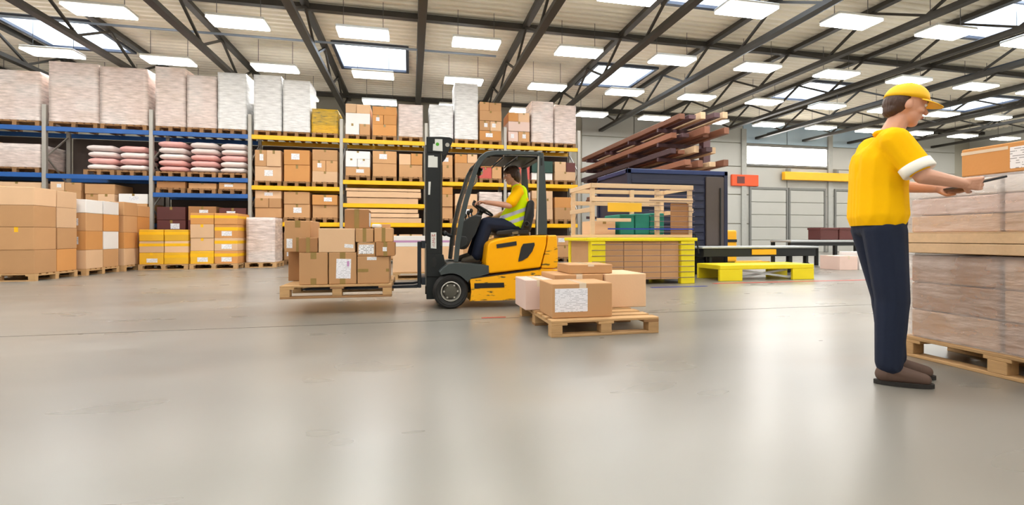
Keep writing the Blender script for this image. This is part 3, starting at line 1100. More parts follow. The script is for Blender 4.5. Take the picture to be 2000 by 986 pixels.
# ------------------------------------------------------------------ stacks on the floor at the left
for n, (xa, ya, rows, mats, kind, nm) in enumerate([
    (-8.3, 10.75, (0.46, 0.44, 0.42, 0.40), Br, 'c', 'nearest floor stack at left edge'),
    (-8.2, 12.05, (0.42, 0.42, 0.40, 0.36), Br + ('carton_white',), 'c', 'second floor stack before blue rack'),
    (-8.15, 13.35, (0.42, 0.40, 0.42, 0.34), Br, 'c', 'third floor stack before blue rack'),
]):
    pallet((xa + 0.6, ya + 0.6, 0), 1.2, 1.2, 'wooden pallet under the %s' % nm, None, 0, False, 'wood')
    # cartons: two along X, two along Y, the ones a viewer can see
    z = 0.146
    for i, h in enumerate(rows):
        for ix in range(2):
            for iy in range(2):
                mt = mats[R.randrange(len(mats))]
                lev = 'top' if i == len(rows) - 1 else ROWW[i]
                x0 = xa + 0.6 * ix + 0.006 + R.uniform(0, 0.015); y0 = ya + 0.6 * iy + 0.006 + R.uniform(0, 0.015)
                carton(x0, x0 + 0.575, y0, y0 + 0.575, z, z + h - 0.004 - (0.06 * R.random() if lev == 'top' else 0),
                       '%s carton, %s row, %s %s corner, %s' % ({'carton_white': 'white', 'carton_pale': 'pale tan', 'carton_orange': 'orange-brown'}.get(mt, 'brown'), lev, 'rear' if iy else 'front', 'right' if ix else 'left', nm), nm, mt,
                       'top' if R.random() < 0.6 else None, ((0.3, 0.75, 0.3, 0.7, 'paper') if R.random() < 0.3 else None),
                       'tape_yellow' if R.random() < 0.3 else 'tape')
        z += h
for (xa, ya, rows, nm) in [(-6.85, 13.75, (0.30, 0.30, 0.30), 'low yellow-banded stack before blue rack'),
                           (-5.68, 13.75, (0.34, 0.34, 0.36, 0.30), 'tall yellow-banded stack before blue rack')]:
    pallet((xa + 0.57, ya + 0.5, 0), 1.14, 1.0, 'wooden pallet under the %s' % nm, None, 0, False, 'wood')
    z = 0.146
    for i, h in enumerate(rows):
        for ix in range(2):
            lev = 'top' if i == len(rows) - 1 else ROWW[i]
            x0 = xa + 0.57 * ix + 0.008
            mt = ('carton_yellow', 'carton_orange', 'carton_pale', 'carton_yellow')[R.randrange(4)]
            carton(x0, x0 + 0.55, ya + 0.02 + R.uniform(0, 0.03), ya + 0.98, z, z + h - 0.004,
                   '%s carton, %s row, %s, %s' % ({'carton_yellow': 'yellow', 'carton_pale': 'pale tan'}.get(mt, 'orange-brown'), lev, 'right' if ix else 'left', nm), nm, mt,
                   'band' if R.random() < 0.7 else 'top', ((0.3, 0.75, 0.15, 0.5, 'paper') if R.random() < 0.4 else None), 'tape_yellow')
        z += h
# pale wrapped column right of the yellow stack
wrapped_load(-4.45, -3.75, 14.2, 15.0, 0.147, (0.3, 0.32, 0.32, 0.3), 'narrow pale wrapped floor load beside the tall yellow-banded stack', None, Pk, 'film_pink', (1,))
pallet((-4.10, 14.6, 0), 0.8, 0.8, 'small wooden pallet under the narrow pale wrapped floor load', None, 0, False, 'wood')
# long carton with white and purple box on it, seen between load and mast
xa, xb = px(767, 500, 9.6)[0], px(905, 500, 9.6)[0]
pallet(((xa + xb) / 2, 10.0, 0), round(xb - xa, 2), 0.8, 'wooden pallet behind the fork carriage', None, 0, False, 'wood')
o = carton(xa, xb, 9.62, 10.38, 0.146, 0.66, 'long pale carton standing behind the forks and mast', None, 'carton_pale', None)
o = carton(xa + 0.01, xb - 0.25, 9.62, 10.36, 0.661, 0.875, 'long white box with purple stripe behind the mast', None, 'carton_white', None)
pm('purple', (190, 142, 188), 0.5)
MB().box(xa + 0.008, xb - 0.248, 9.618, 10.362, 0.742, 0.785).done('stripe', 'purple', o)

# ------------------------------------------------------------------ long-bar rack running away from the viewer
bar_rack = empty('cantilever_rack', (8.2, 16.2, 0))
tag(bar_rack, 'tall cantilever rack of long bars behind the navy container', 'rack')
for y in (13.2, 15.2, 17.2, 19.2):
    MB().box(8.9, 9.15, y - 0.12, y + 0.12, 0, 4.5, 0.01).done('column', 'purple_steel', bar_rack)
    MB().box(7.3, 9.15, y - 0.12, y + 0.12, 0.0, 0.18, 0.01).done('foot', 'purple_steel', bar_rack)
    for z in (1.0, 1.65, 2.3, 2.75, 3.2, 3.65, 4.1):
        MB().bar((9.0, y, z), (7.4, y, z + 0.03), 0.09, 0.11).done('arm', 'purple_steel', bar_rack)
nb = 0
for z in (2.3, 2.75, 3.2, 3.65, 4.1):
    for x, wd, ht in ((7.5, 0.18, 0.16), (7.78, 0.22, 0.12), (8.08, 0.16, 0.2), (8.36, 0.2, 0.14), (8.64, 0.16, 0.18)):
        ya, ybb = 12.0 + R.uniform(-0.4, 0.5), 19.6 + R.uniform(-0.4, 0.8)
        zz = z + 0.095
        o = MB().box(x - wd / 2, x + wd / 2, ya, ybb, zz, zz + ht, 0.01).done('long_bar', ('brown_bar', 'purple_steel', 'wood_pale', 'brown_bar')[R.randrange(4)])
        tag(o, 'long bar, %s from left on the %s level of cantilever rack' % ({7.5: 'first', 7.78: 'second', 8.08: 'third', 8.36: 'fourth', 8.64: 'fifth'}[x], {2.3: 'third', 2.75: 'fourth', 3.2: 'fifth', 3.65: 'sixth', 4.1: 'top'}[z]), 'bar', 'long bars on the cantilever rack')

# ------------------------------------------------------------------ navy container behind the crate
cx0, cx1, cy0, cy1, cz1 = 4.75, 7.32, 9.80, 11.6, 2.40
con = empty('container', ((cx0 + cx1) / 2, (cy0 + cy1) / 2, 0))
tag(con, 'dark navy steel container behind the timber crate', 'container')
MB().box(cx0 + 0.04, cx1 - 0.04, cy0 + 0.04, cy1 - 0.04, 0.1, cz1 - 0.05).done('body', 'navy', con)
m = MB()
m.box(cx0, cx1, cy0, cy0 + 0.1, cz1 - 0.1, cz1, 0.01); m.box(cx0, cx1, cy1 - 0.1, cy1, cz1 - 0.1, cz1, 0.01)
m.box(cx0, cx0 + 0.1, cy0, cy1, cz1 - 0.1, cz1, 0.01); m.box(cx1 - 0.1, cx1, cy0, cy1, cz1 - 0.1, cz1, 0.01)
m.done('top_rail', 'navy_edge', con)
for x in (cx0, cx1 - 0.1):
    for y in (cy0, cy1 - 0.1):
        MB().box(x, x + 0.1, y, y + 0.1, 0.1, cz1 - 0.1, 0.01).done('corner_post', 'navy', con)
m = MB()
m.box(cx0, cx1, cy0, cy0 + 0.12, 0, 0.12, 0.01); m.box(cx0, cx1, cy1 - 0.12, cy1, 0, 0.12, 0.01)
m.done('base_rail', 'black_steel', con)
for k in range(11):
    z = 0.22 + k * 0.185
    MB().box(cx0 + 0.1, cx1 - 0.62, cy0 + 0.005, cy0 + 0.04, z, z + 0.10, 0.012).done('rib', 'navy', con)
d = MB().box(cx1 - 0.58, cx1 - 0.11, cy0 - 0.01, cy0 + 0.04, 0.16, cz1 - 0.14, 0.01).done('door', 'taupe', con)
MB().tube([(cx1 - 0.22, cy0 - 0.03, 0.4), (cx1 - 0.22, cy0 - 0.03, 2.0)], 0.018, 8).done('lock_rod', 'black_steel', d)

# ------------------------------------------------------------------ stillage with yellow frame and the timber crate on it
sx0, sx1, sy0, sy1 = 3.05, 5.08, 7.72, 8.92
st = empty('stillage', ((sx0 + sx1) / 2, (sy0 + sy1) / 2, 0))
tag(st, 'low stillage with yellow steel frame and wood panels under timber crate', 'stillage')
for x in (sx0, sx1 - 0.28):
    for y in (sy0, sy1 - 0.12):
        MB().box(x, x + 0.28, y, y + 0.12, 0, 0.78, 0.01).done('post', 'safety_yellow', st)
m = MB()
for y in (sy0 - 0.01, sy1 - 0.07):
    m.box(sx0 - 0.08, sx1 + 0.05, y, y + 0.08, 0.78, 0.84, 0.008)
for x in (sx0 - 0.08, sx1 - 0.03):
    m.box(x, x + 0.08, sy0 + 0.07, sy1 - 0.07, 0.78, 0.84, 0.008)
m.done('top_rail', 'safety_yellow', st)
MB().box(sx0 + 0.02, sx1 - 0.02, sy0 + 0.13, sy1 - 0.13, 0.10, 0.14).done('floor_plate', 'wood_dark', st)
npn = 4
for k in range(npn):
    xa = sx0 + 0.29 + (sx1 - sx0 - 0.58) * k / npn
    xb = sx0 + 0.29 + (sx1 - sx0 - 0.58) * (k + 1) / npn - 0.012
    MB().box(xa, xb, sy0 + 0.05, sy0 + 0.075, 0.09, 0.775, 0.003).done('panel', 'carton', st)
MB().box(sx0 + 0.02, sx0 + 0.05, sy0 + 0.13, sy1 - 0.13, 0.14, 0.775).done('panel', 'carton', st)
for k in range(7):
    z = 0.12 + k * 0.1
    MB().tube([(sx0 + 0.02, sy0 - 0.012, z), (sx1 - 0.02, sy0 - 0.012, z)], 0.006, 5).done('wire_rail', 'wire_grey', st)

kz0, kz1 = 0.845, 1.80
kx0, kx1, ky0, ky1 = sx0 + 0.03, sx1 - 0.02, sy0 + 0.05, sy1 - 0.08
cr = empty('timber_crate', ((kx0 + kx1) / 2, (ky0 + ky1) / 2, kz0))
tag(cr, 'open timber frame crate on yellow stillage with wire side', 'crate')
MB().box(kx0, kx1, ky0, ky1, kz0, kz0 + 0.05, 0.004).done('crate_floor', 'wood_pale', cr)
for x in (kx0, kx1 - 0.07, kx0 + 1.25):
    for y in (ky0, ky1 - 0.07):
        MB().box(x, x + 0.07, y, y + 0.07, kz0 + 0.05, kz1, 0.004).done('upright', 'wood_pale', cr)
for y in (ky0 - 0.022, ky1):
    for z in (kz1 - 0.08, kz1 - 0.32):
        MB().box(kx0, kx1, y, y + 0.022, z, z + 0.08, 0.004).done('rail', 'wood_pale', cr)
for x in (kx0 - 0.022, kx1):
    for z in (kz1 - 0.08, kz0 + 0.45):
        MB().box(x, x + 0.022, ky0, ky1, z, z + 0.08, 0.004).done('rail', 'wood_pale', cr)
MB().box(kx0 + 0.1, kx0 + 0.75, ky0 - 0.022, ky0, kz0 + 0.28, kz0 + 0.34, 0.004).done('rail', 'wood_pale', cr)
MB().box(kx1 - 0.42, kx1 - 0.07, ky0 + 0.03, ky0 + 0.05, kz0 + 0.05, kz1 - 0.33, 0.004).done('side_board', 'carton_dark', cr)
for k in range(9):
    z = kz0 + 0.10 + k * 0.095
    MB().tube([(kx0 + 1.1, ky0 - 0.028, z), (kx1 + 0.03, ky0 - 0.028, z)], 0.005, 5).done('wire', 'wire_grey', cr)
MB().box(kx0 + 0.3, kx1, ky0 - 0.036, ky0 - 0.024, kz0 + 0.14, kz0 + 0.165).done('strap', 'line_blue', cr)
for k in range(3):
    xa = kx0 + 0.62 + k * 0.30
    o = MB().box(xa, xa + 0.285, ky0 + 0.16, ky1 - 0.2, kz0 + 0.052, kz0 + 0.42 + 0.015 * k, 0.02, 2).done('green_bundle', 'teal')
    tag(o, 'teal green bundle inside timber crate, %s of three' % ('left', 'middle', 'right')[k], 'bundle', 'teal bundles in the timber crate')
o = carton(kx0 + 0.12, kx0 + 0.55, ky0 + 0.2, ky1 - 0.3, kz0 + 0.052, kz0 + 0.30, 'pale carton inside timber crate left of teal bundles', None, 'carton_pale')
o = MB().box(kx0 + 0.30, kx0 + 0.95, ky0 - 0.028, ky0 - 0.0225, kz1 - 0.50, kz1 - 0.34, 0.0).done('sign_board', 'carton_yellow', cr)

# ------------------------------------------------------------------ yellow platform, trolley, conveyor, far objects at the right
pl = empty('low_platform', (6.9, 8.3, 0))
tag(pl, 'low bright yellow steel platform on four legs', 'platform')
lx0, lx1, ly0, ly1 = 5.80, 7.95, 8.0, 8.75
MB().box(lx0, lx1, ly0, ly1, 0.22, 0.31, 0.01).done('deck', 'safety_yellow', pl)
for x in (lx0, lx1 - 0.5):
    for y in (ly0, ly1 - 0.06):
        MB().box(x, x + 0.5, y, y + 0.06, 0, 0.22, 0.006).done('leg', 'safety_yellow', pl)
MB().bar((lx0 + 0.5, ly0 + 0.1, 0.20), (lx1 - 0.5, ly0 + 0.1, 0.05), 0.03, 0.04).done('brace', 'grey_top', pl)
MB().bar((lx0 + 0.5, ly0 + 0.16, 0.05), (lx1 - 0.5, ly0 + 0.16, 0.20), 0.03, 0.04).done('brace', 'grey_top', pl)
tr = empty('flatbed_trolley', (6.6, 9.3, 0))
tag(tr, 'black flatbed trolley with grey top behind yellow platform', 'trolley')
a0 = px(1372, 490, 9.0)[0]; a1 = px(1600, 490, 9.0)[0]
MB().box(a0, a1, 9.0, 9.75, 0.60, 0.645, 0.01).done('deck', 'grey_top', tr)
MB().box(a0 + 0.05, a1 - 0.05, 9.03, 9.72, 0.42, 0.60, 0.01).done('chassis', 'black_steel', tr)
xp = px(1470, 490, 9.0)[0]
MB().box(xp, xp + 0.62, 9.018, 9.03, 0.46, 0.58).done('name_plate', 'crane_yellow', tr)
for x in (a0 + 0.25, a1 - 0.25):
    for y in (9.12, 9.62):
        MB().lathe((x, y - 0.03, 0.14), (0, 1, 0), [(0, 0), (0.10, 0), (0.14, 0.01), (0.14, 0.05), (0.10, 0.06), (0, 0.06)], 20).done('wheel', 'rubber', tr, 'auto')
        MB().box(x - 0.03, x + 0.03, y - 0.045, y + 0.045, 0.26, 0.42).done('caster_fork', 'black_steel', tr)
        for s_ in (-1, 1):
            MB().box(x - 0.03, x + 0.03, y + s_ * 0.04 - 0.005, y + s_ * 0.04 + 0.005, 0.12, 0.26).done('caster_plate', 'black_steel', tr)
MB().tube([(a0 - 0.02, 9.1, 0.5), (a0 - 0.1, 9.1, 0.9), (a0 - 0.1, 9.6, 0.9), (a0 - 0.02, 9.6, 0.5)], 0.018, 8).done('push_handle', 'black_steel', tr)
# long low bench further back
bn = empty('work_bench', (11.5, 11.5, 0))
tag(bn, 'long grey work bench behind the trolley, left of the standing worker', 'bench')
c0 = px(1545, 470, 11.2)[0]; c1 = px(1720, 470, 11.2)[0]
MB().box(c0, c1, 11.2, 12.0, 0.70, 0.76, 0.008).done('bench_top', 'grey_top', bn)
MB().box(c0, c1, 11.22, 11.26, 0.60, 0.70).done('apron', 'black_steel', bn)
for x in (c0 + 0.02, c1 - 0.1, (c0 + c1) / 2):
    for y in (11.26, 11.9):
        MB().box(x, x + 0.08, y, y + 0.08, 0, 0.70).done('leg', 'black_steel', bn)
for k in range(4):
    xa = c0 + 0.35 + k * 0.62
    o = carton(xa, xa + 0.56, 10.0, 10.6, 0.0, 0.36 + 0.1 * (k % 2), 'grey-white carton on floor before the bench, %s from left' % ORDN[k], 'cartons on the floor before the grey bench', 'carton_white' if k % 2 else 'carton_pink', 'top', None, 'tape_clear')
for k in range(3):
    xa = 11.55 + k * 0.66
    m = MB().box(xa, xa + 0.62, 11.4, 11.85, 0.765, 1.12, 0.015)
    o = m.done('storage_crate', 'carton_maroon')
    MB().box(xa - 0.012, xa + 0.632, 11.388, 11.862, 1.06, 1.12, 0.008).done('rim', 'carton_maroon', o)
    tag(o, 'maroon crate on grey bench, %s of three' % ('left', 'middle', 'right')[k], 'crate', 'maroon crates on the grey bench')
# yellow pallet truck parked behind trolley
pt = empty('pallet_truck', (8.2, 12.2, 0))
tag(pt, 'yellow pallet truck parked behind the black trolley', 'pallet truck')
g0 = px(1385, 460, 12.0)[0]; g1 = px(1440, 460, 12.0)[0]
MB().box(g0, g1, 12.0, 12.6, 0.12, 1.05, 0.05, 2).done('body', 'crane_yellow', pt)
MB().box(g0 + 0.02, g1 - 0.02, 11.985, 12.0, 0.70, 0.78).done('stripe', 'black_steel', pt)
for y in (12.1, 12.42):
    MB().box(g1 + 0.0, g1 + 1.2, y, y + 0.12, 0.07, 0.13, 0.01).done('fork', 'crane_yellow', pt)
MB().tube([(g0 + 0.1, 12.3, 1.05), (g0 - 0.12, 12.3, 1.30)], 0.03, 8).done('tiller', 'black_steel', pt)
MB().tube([(g0 - 0.12, 12.12, 1.30), (g0 - 0.12, 12.48, 1.30)], 0.025, 8).done('handle', 'black_steel', pt)
for x in (g0 + 0.15, g1 - 0.15):
    MB().lathe((x, 12.03, 0.09), (0, 1, 0), [(0, 0), (0.09, 0), (0.09, 0.08), (0, 0.08)], 18).done('wheel', 'rubber', pt, 'auto')
# orange-red sign box on the back wall
r0 = px(1430, 356, 21.8)[0]; r1 = px(1482, 356, 21.8)[0]
sg = MB().box(r0, r1, 21.80, 21.939, 3.55, 4.15, 0.02).done('wall_sign', 'red_orange')
MB().box(r0 + 0.3, r0 + 0.75, 21.785, 21.80, 3.68, 4.05).done('dark_panel', 'carton_maroon', sg)
tag(sg, 'orange-red box sign on white back wall right of container', 'sign')


# ------------------------------------------------------------------ forklift
TN, TF = 5.58, 6.58            # near and far side of the truck
TM = (TN + TF) / 2


def q1(cx, cy, Y):             # outline point measured on an enlarged side view
    return px(800 + cx / 2.594, 240 + cy / 2.594, Y)


def q1v(cx, cy, Y):
    x, z = q1(cx, cy, Y)
    return Vector((x, Y, z))


def poly(pts, Y):
    return [q1(a, b, Y) for a, b in pts]


wx, wz = q1(210, 855, TN)
wr = wz                        # wheel stands on the floor
fork = empty('forklift', (wx + 0.6, TM, 0))
tag(fork, 'yellow electric forklift carrying a pallet of cartons, driver inside', 'forklift')


def wheel(x, y0, side, r, wd):
    """side -1: outer face looks to -Y"""
    ax = (0, side, 0)
    o = MB().lathe((x, y0, r), ax, [(r * 0.60, -wd + 0.03), (r * 0.85, -wd), (r * 0.97, -wd + 0.02), (r, -wd + 0.05), (r, -0.05), (r * 0.97, -0.02), (r * 0.88, 0.0), (r * 0.80, -0.004), (r * 0.78, 0.002), (r * 0.62, -0.012), (r * 0.58, -0.03), (r * 0.58, -wd + 0.03)], 48).done('wheel', 'rubber', fork, 'auto')
    MB().lathe((x, y0, r), ax, [(r * 0.585, -0.10), (r * 0.585, -0.03), (r * 0.575, -0.012), (r * 0.53, -0.008), (r * 0.50, -0.03), (r * 0.42, -0.06), (r * 0.42, -0.10)], 40).done('rim', 'rim', o, 'auto')
    MB().lathe((x, y0, r), ax, [(r * 0.45, -0.07), (r * 0.42, -0.035), (r * 0.36, -0.03), (r * 0.33, -0.012), (r * 0.10, -0.006), (0, -0.006)], 32).done('hub_cap', 'hub', o, 'auto')
    for k in range(6):
        a = k * math.pi / 3
        MB().lathe((x + math.cos(a) * r * 0.39, y0, r + math.sin(a) * r * 0.39), ax, [(0.012, -0.04), (0.012, -0.018), (0, -0.016)], 6).done('wheel_nut', 'rim', o)
    return o


wheel(wx, TN + 0.005, -1, wr, 0.2)
wheel(wx, TF - 0.005, 1, wr, 0.2)
rx = q1(640, 855, TN)[0]
wheel(rx, TM - 0.13, -1, 0.19, 0.15)
wheel(rx, TM + 0.13, 1, 0.19, 0.15)

# lower chassis, cut round the front wheel
arc = []
for k in range(7):
    a = math.radians(-28 + k * 14)
    arc.append((210 + 108 * math.cos(a), 855 - 108 * math.sin(a)))
ch = [(314, 900), (526, 898), (738, 884), (752, 792), (754, 742), (664, 739)]
low = poly(arc[:5] + [(306, 786), (664, 739), (754, 742), (752, 800), (738, 880), (526, 897), (330, 897)], TN)
MB().prism(low, TN, TF, 0.012, 2).done('chassis', 'worn_yellow', fork)
# hood with seam, counterweight behind it
MB().prism(poly([(402, 764), (386, 712), (396, 618), (408, 602), (455, 586), (560, 572), (698, 568), (693, 610), (664, 733)], TN), TN + 0.004, TF - 0.004, 0.02, 2).done('hood', 'truck_yellow', fork)
MB().prism(poly([(699, 612), (702, 568), (747, 568), (751, 640), (755, 737), (669, 737)], TN), TN + 0.004, TF - 0.004, 0.016, 2).done('counterweight', 'worn_yellow', fork)
y_ = TN - 0.001
MB().prism(poly([(310, 784), (664, 736), (664, 742), (310, 790)], y_), TN - 0.004, TN + 0.02).done('seam_strip', 'plastic_black', fork)
MB().prism(poly([(328, 812), (478, 809), (480, 833), (328, 838)], y_), TN - 0.004, TN + 0.02).done('step_pad', 'plastic_black', fork)
MB().prism(poly([(440, 615), (541, 599), (543, 620), (442, 635)], y_), TN - 0.003, TN + 0.03).done('vent_slot', 'truck_dark', fork)
MB().prism(poly([(576, 612), (632, 606), (634, 618), (622, 650), (598, 682), (570, 698), (551, 703), (552, 690), (566, 630)], y_), TN - 0.003, TN + 0.03).done('air_vent', 'truck_dark', fork)
# fenders
fen_out = []
for k in range(9):
    a = math.radians(20 + k * 17)
    fen_out.append((210 + 100 * math.cos(a), 855 - 100 * math.sin(a)))
fen = [(306, 785), (402, 766), (402, 722), (300, 712), (228, 708), (196, 714), (162, 738), (150, 752), (152, 760)]
inner = []
for k in range(8):
    a = math.radians(122 - k * 13.5)
    inner.append((210 + 97 * math.cos(a), 855 - 97 * math.sin(a)))
fp = [(402, 766), (402, 722), (300, 712), (228, 708), (196, 714), (166, 736), (150, 755)] + inner + [(308, 785)]
for ya, yb2 in ((TN - 0.004, TN + 0.23), (TF - 0.23, TF + 0.004)):
    MB().prism(poly(fp, TN), ya, yb2, 0.008, 2).done('fender', 'truck_grey', fork)
MB().prism(poly([(196, 716), (402, 724), (402, 764), (330, 776), (196, 770)], TN), TN + 0.23, TF - 0.23, 0.005).done('floor_plate', 'truck_dark', fork)
MB().prism(poly([(186, 780), (320, 780), (320, 870), (186, 870)], TN), TN + 0.23, TF - 0.23, 0.01).done('axle_housing', 'truck_dark', fork)

# overhead guard: near and far side frames, roof and cross bars
def offset_path(path, wd):
    """closed outline round an open path with widths"""
    L_, R_ = [], []
    for i, p in enumerate(path):
        a = Vector(path[max(i - 1, 0)][:2]); b = Vector(path[min(i + 1, len(path) - 1)][:2])
        d = (b - a).normalized()
        nrm = Vector((-d.y, d.x))
        w_ = p[2] / 2
        L_.append((p[0] + nrm.x * w_, p[1] + nrm.y * w_))
        R_.append((p[0] - nrm.x * w_, p[1] - nrm.y * w_))
    return L_ + list(reversed(R_))


front_p = [(236, 706, 24), (246, 600, 24), (262, 500, 24), (288, 390, 24), (318, 290, 24), (340, 222, 23), (362, 178, 22), (392, 154, 20), (430, 147, 18), (520, 149, 17), (668, 155, 17)]
rear_p = [(666, 150, 28), (669, 260, 36), (672, 400, 44), (670, 520, 54), (669, 568, 57)]
for nm, ya, yb2 in (('near', TN + 0.03, TN + 0.09), ('far', TF - 0.09, TF - 0.03)):
    MB().prism(poly(offset_path(front_p, 1), TN + 0.03), ya, yb2, 0.010, 2).done('guard_pillar', 'truck_grey', fork)
    MB().prism(poly(offset_path(rear_p, 1), TN + 0.03), ya, yb2, 0.010, 2).done('rear_pillar', 'truck_grey', fork)
x0r, zr = q1(392, 150, TN + 0.03)
x1r, zr1 = q1(668, 158, TN + 0.03)
m = MB()
m.box(x0r - 0.03, x0r + 0.05, TN + 0.09, TF - 0.09, zr - 0.05, zr - 0.01, 0.005)
m.box(x1r - 0.06, x1r + 0.02, TN + 0.09, TF - 0.09, zr - 0.05, zr - 0.01, 0.005)
m.done('roof_cross_member', 'truck_dark', fork)
cuts = [x0r + 0.05, x0r + 0.20, x0r + 0.225, x0r + 0.37, x0r + 0.395, x1r - 0.06]
for k in range(0, 6, 2):
    MB().box(cuts[k], cuts[k + 1], TN + 0.09, TF - 0.09, zr - 0.035, zr - 0.012, 0.003).done('roof_panel', 'plastic_black', fork)
for k in (1, 3):
    MB().box(cuts[k] + 0.006, cuts[k + 1] - 0.006, TN + 0.09, TF - 0.09, zr - 0.06, zr - 0.04).done('roof_bar', 'truck_grey', fork)
# sloping front of the roof down to the windscreen, then glass
a0_ = q1(352, 196, TN + 0.03); b0_ = q1(392, 152, TN + 0.03)
MB().hexa([(a0_[0], TN + 0.09, a0_[1]), (b0_[0], TN + 0.09, b0_[1] - 0.01), (b0_[0], TF - 0.09, b0_[1] - 0.01), (a0_[0], TF - 0.09, a0_[1]),
           (a0_[0] - 0.02, TN + 0.09, a0_[1] + 0.015), (b0_[0] - 0.02, TN + 0.09, b0_[1] + 0.006), (b0_[0] - 0.02, TF - 0.09, b0_[1] + 0.006), (a0_[0] - 0.02, TF - 0.09, a0_[1] + 0.015)]).done('roof_front', 'plastic_black', fork)
gl = [q1(a, b, TN + 0.03) for a, b in ((238, 690), (262, 500), (288, 390), (318, 290), (348, 206))]
m = MB()
vs = [[m.bm.verts.new((g[0] + dx, y, g[1])) for g in gl] for dx, y in ((0, TN + 0.095), (0, TF - 0.095), (0.008, TF - 0.095), (0.008, TN + 0.095))]
for s in range(4):
    A, B = vs[s], vs[(s + 1) % 4]
    for k in range(len(gl) - 1):
        m.bm.faces.new([A[k], A[k + 1], B[k + 1], B[k]])
m.bm.faces.new([vs[s][0] for s in range(4)])
m.bm.faces.new([vs[s][-1] for s in range(4)])
m.done('windscreen', 'windscreen', fork)
MB().prism(poly([(650, 168), (656, 168), (650, 566), (642, 566)], TN + 0.03), TN + 0.026, TN + 0.05).done('pillar_reflection_strip', 'rim', fork)  # pale strip painting the light reflected in the pillar gap
# small rear-pillar stickers, mirror, grab handle
MB().prism(poly([(664, 178), (673, 178), (673, 216), (664, 216)], TN + 0.028), TN + 0.027, TN + 0.031).done('pillar_sticker', 'plastic_black', fork)
mc = q1v(352, 246, TF - 0.12)
mi = MB().ell(mc, (0.045, 0.025, 0.065)).done('mirror', 'plastic_black', fork, True)
MB().lathe(mc + Vector((0.03, -0.005, 0)), (1, -0.25, -0.1), [(0, 0.022), (0.045, 0.018), (0.048, 0.0)], 20).done('mirror_glass', 'mirror', mi, True)
MB().tube([q1v(334, 262, TF - 0.09), q1v(340, 275, TF - 0.13), q1v(336, 300, TF - 0.13), q1v(318, 322, TF - 0.09)], 0.012, 8).done('grab_handle', 'rim', fork, True)

# dash, steering column, levers
MB().prism(poly([(252, 640), (250, 560), (262, 500), (300, 480), (330, 465), (366, 470), (350, 520), (322, 560), (300, 620), (280, 640)], TM - 0.15), TM - 0.22, TM + 0.22, 0.02, 2).done('dash_console', 'truck_dark', fork)
MB().prism(poly([(250, 570), (285, 575), (296, 600), (290, 620), (252, 640)], TM - 0.25), TM - 0.30, TM - 0.22, 0.012, 2).done('dash_side', 'truck_dark', fork)
MB().tube([q1v(312, 520, TM), q1v(366, 446, TM)], [0.055, 0.03], 12).done('steering_column', 'plastic_black', fork, True)
swc = q1v(370, 440, TM)
swn = Vector((0.50, 0, 0.86)).normalized()
sw = MB().torus(swc, swn, 0.145, 0.014).done('steering_wheel', 'plastic_black', fork, True)
m = MB()
for k in range(3):
    a = k * 2 * math.pi / 3 + 0.5
    s_ = Vector((0, 1, 0)); t_ = s_.cross(swn).normalized()
    d = s_ * math.cos(a) + t_ * math.sin(a)
    m.bar(swc, swc + d * 0.14, 0.026, 0.014, 0.003)
m.done('spoke', 'plastic_black', sw)
MB().lathe(swc, swn, [(0, -0.03), (0.045, -0.03), (0.045, 0.01), (0.03, 0.02), (0, 0.02)], 20).done('horn_button', 'plastic_black', sw, 'auto')
kn = swc + (Vector((0, 1, 0)).cross(swn)).normalized() * -0.145
if kn.x > swc.x:
    kn = swc - (kn - swc)
MB().tube([kn, kn + swn * 0.05], [0.016, 0.02], 10).done('steering_knob', 'plastic_black', sw, True)
for k, (a, b) in enumerate(((282, 470), (298, 455), (312, 445))):
    yk = TM - 0.2 + 0.05 * k
    lv = MB().tube([q1v(a + 10, b + 55, yk), q1v(a, b + 8, yk)], 0.009, 8).done('lever', 'plastic_black', fork, True)
    MB().ell(q1v(a, b, yk), (0.024, 0.022, 0.032)).done('lever_knob', 'plastic_black', lv, True)
MB().ell(q1v(178, 560, TN + 0.25), (0.035, 0.04, 0.035)).done('tilt_joint', 'plastic_black', fork, True)
MB().tube([q1v(178, 560, TN + 0.25), q1v(215, 575, TN + 0.25)], 0.02, 8).done('tilt_cylinder', 'mast_grey', fork, True)

# seat
st_ = MB().prism(poly([(438, 556), (446, 546), (520, 538), (548, 546), (600, 540), (606, 566), (440, 570)], TM - 0.22), TM - 0.24, TM + 0.24, 0.015, 2).done('seat_cushion', 'seat_black', fork)
MB().prism(poly([(520, 552), (550, 548), (552, 562), (522, 564)], TM - 0.25), TM - 0.246, TM - 0.235).done('seat_side_trim', 'seat_olive', st_)
MB().prism(poly([(556, 556), (570, 540), (582, 480), (592, 420), (606, 392), (624, 388), (634, 404), (630, 470), (616, 540), (600, 566)], TM - 0.22), TM - 0.235, TM + 0.235, 0.025, 3).done('seat_back', 'seat_black', fork, True)
MB().box(*[q1(440, 570, TM)[0], q1(600, 570, TM)[0]], TM - 0.2, TM + 0.2, q1(500, 584, TM)[1], q1(500, 569, TM)[1]).done('seat_base', 'plastic_black', fork)
MB().torus(q1v(592, 512, TM - 0.26), (0, 1, 0), 0.03, 0.012, 16, 6).done('belt_reel', 'plastic_black', fork, True)

# mast: outer and inner rails, cross members, chain, cylinders
MY0, MY1 = TN + 0.20, TF - 0.20


def q3(cx, cy):
    return px(820 + cx / 4.025, 255 + cy / 4.025, MY0)


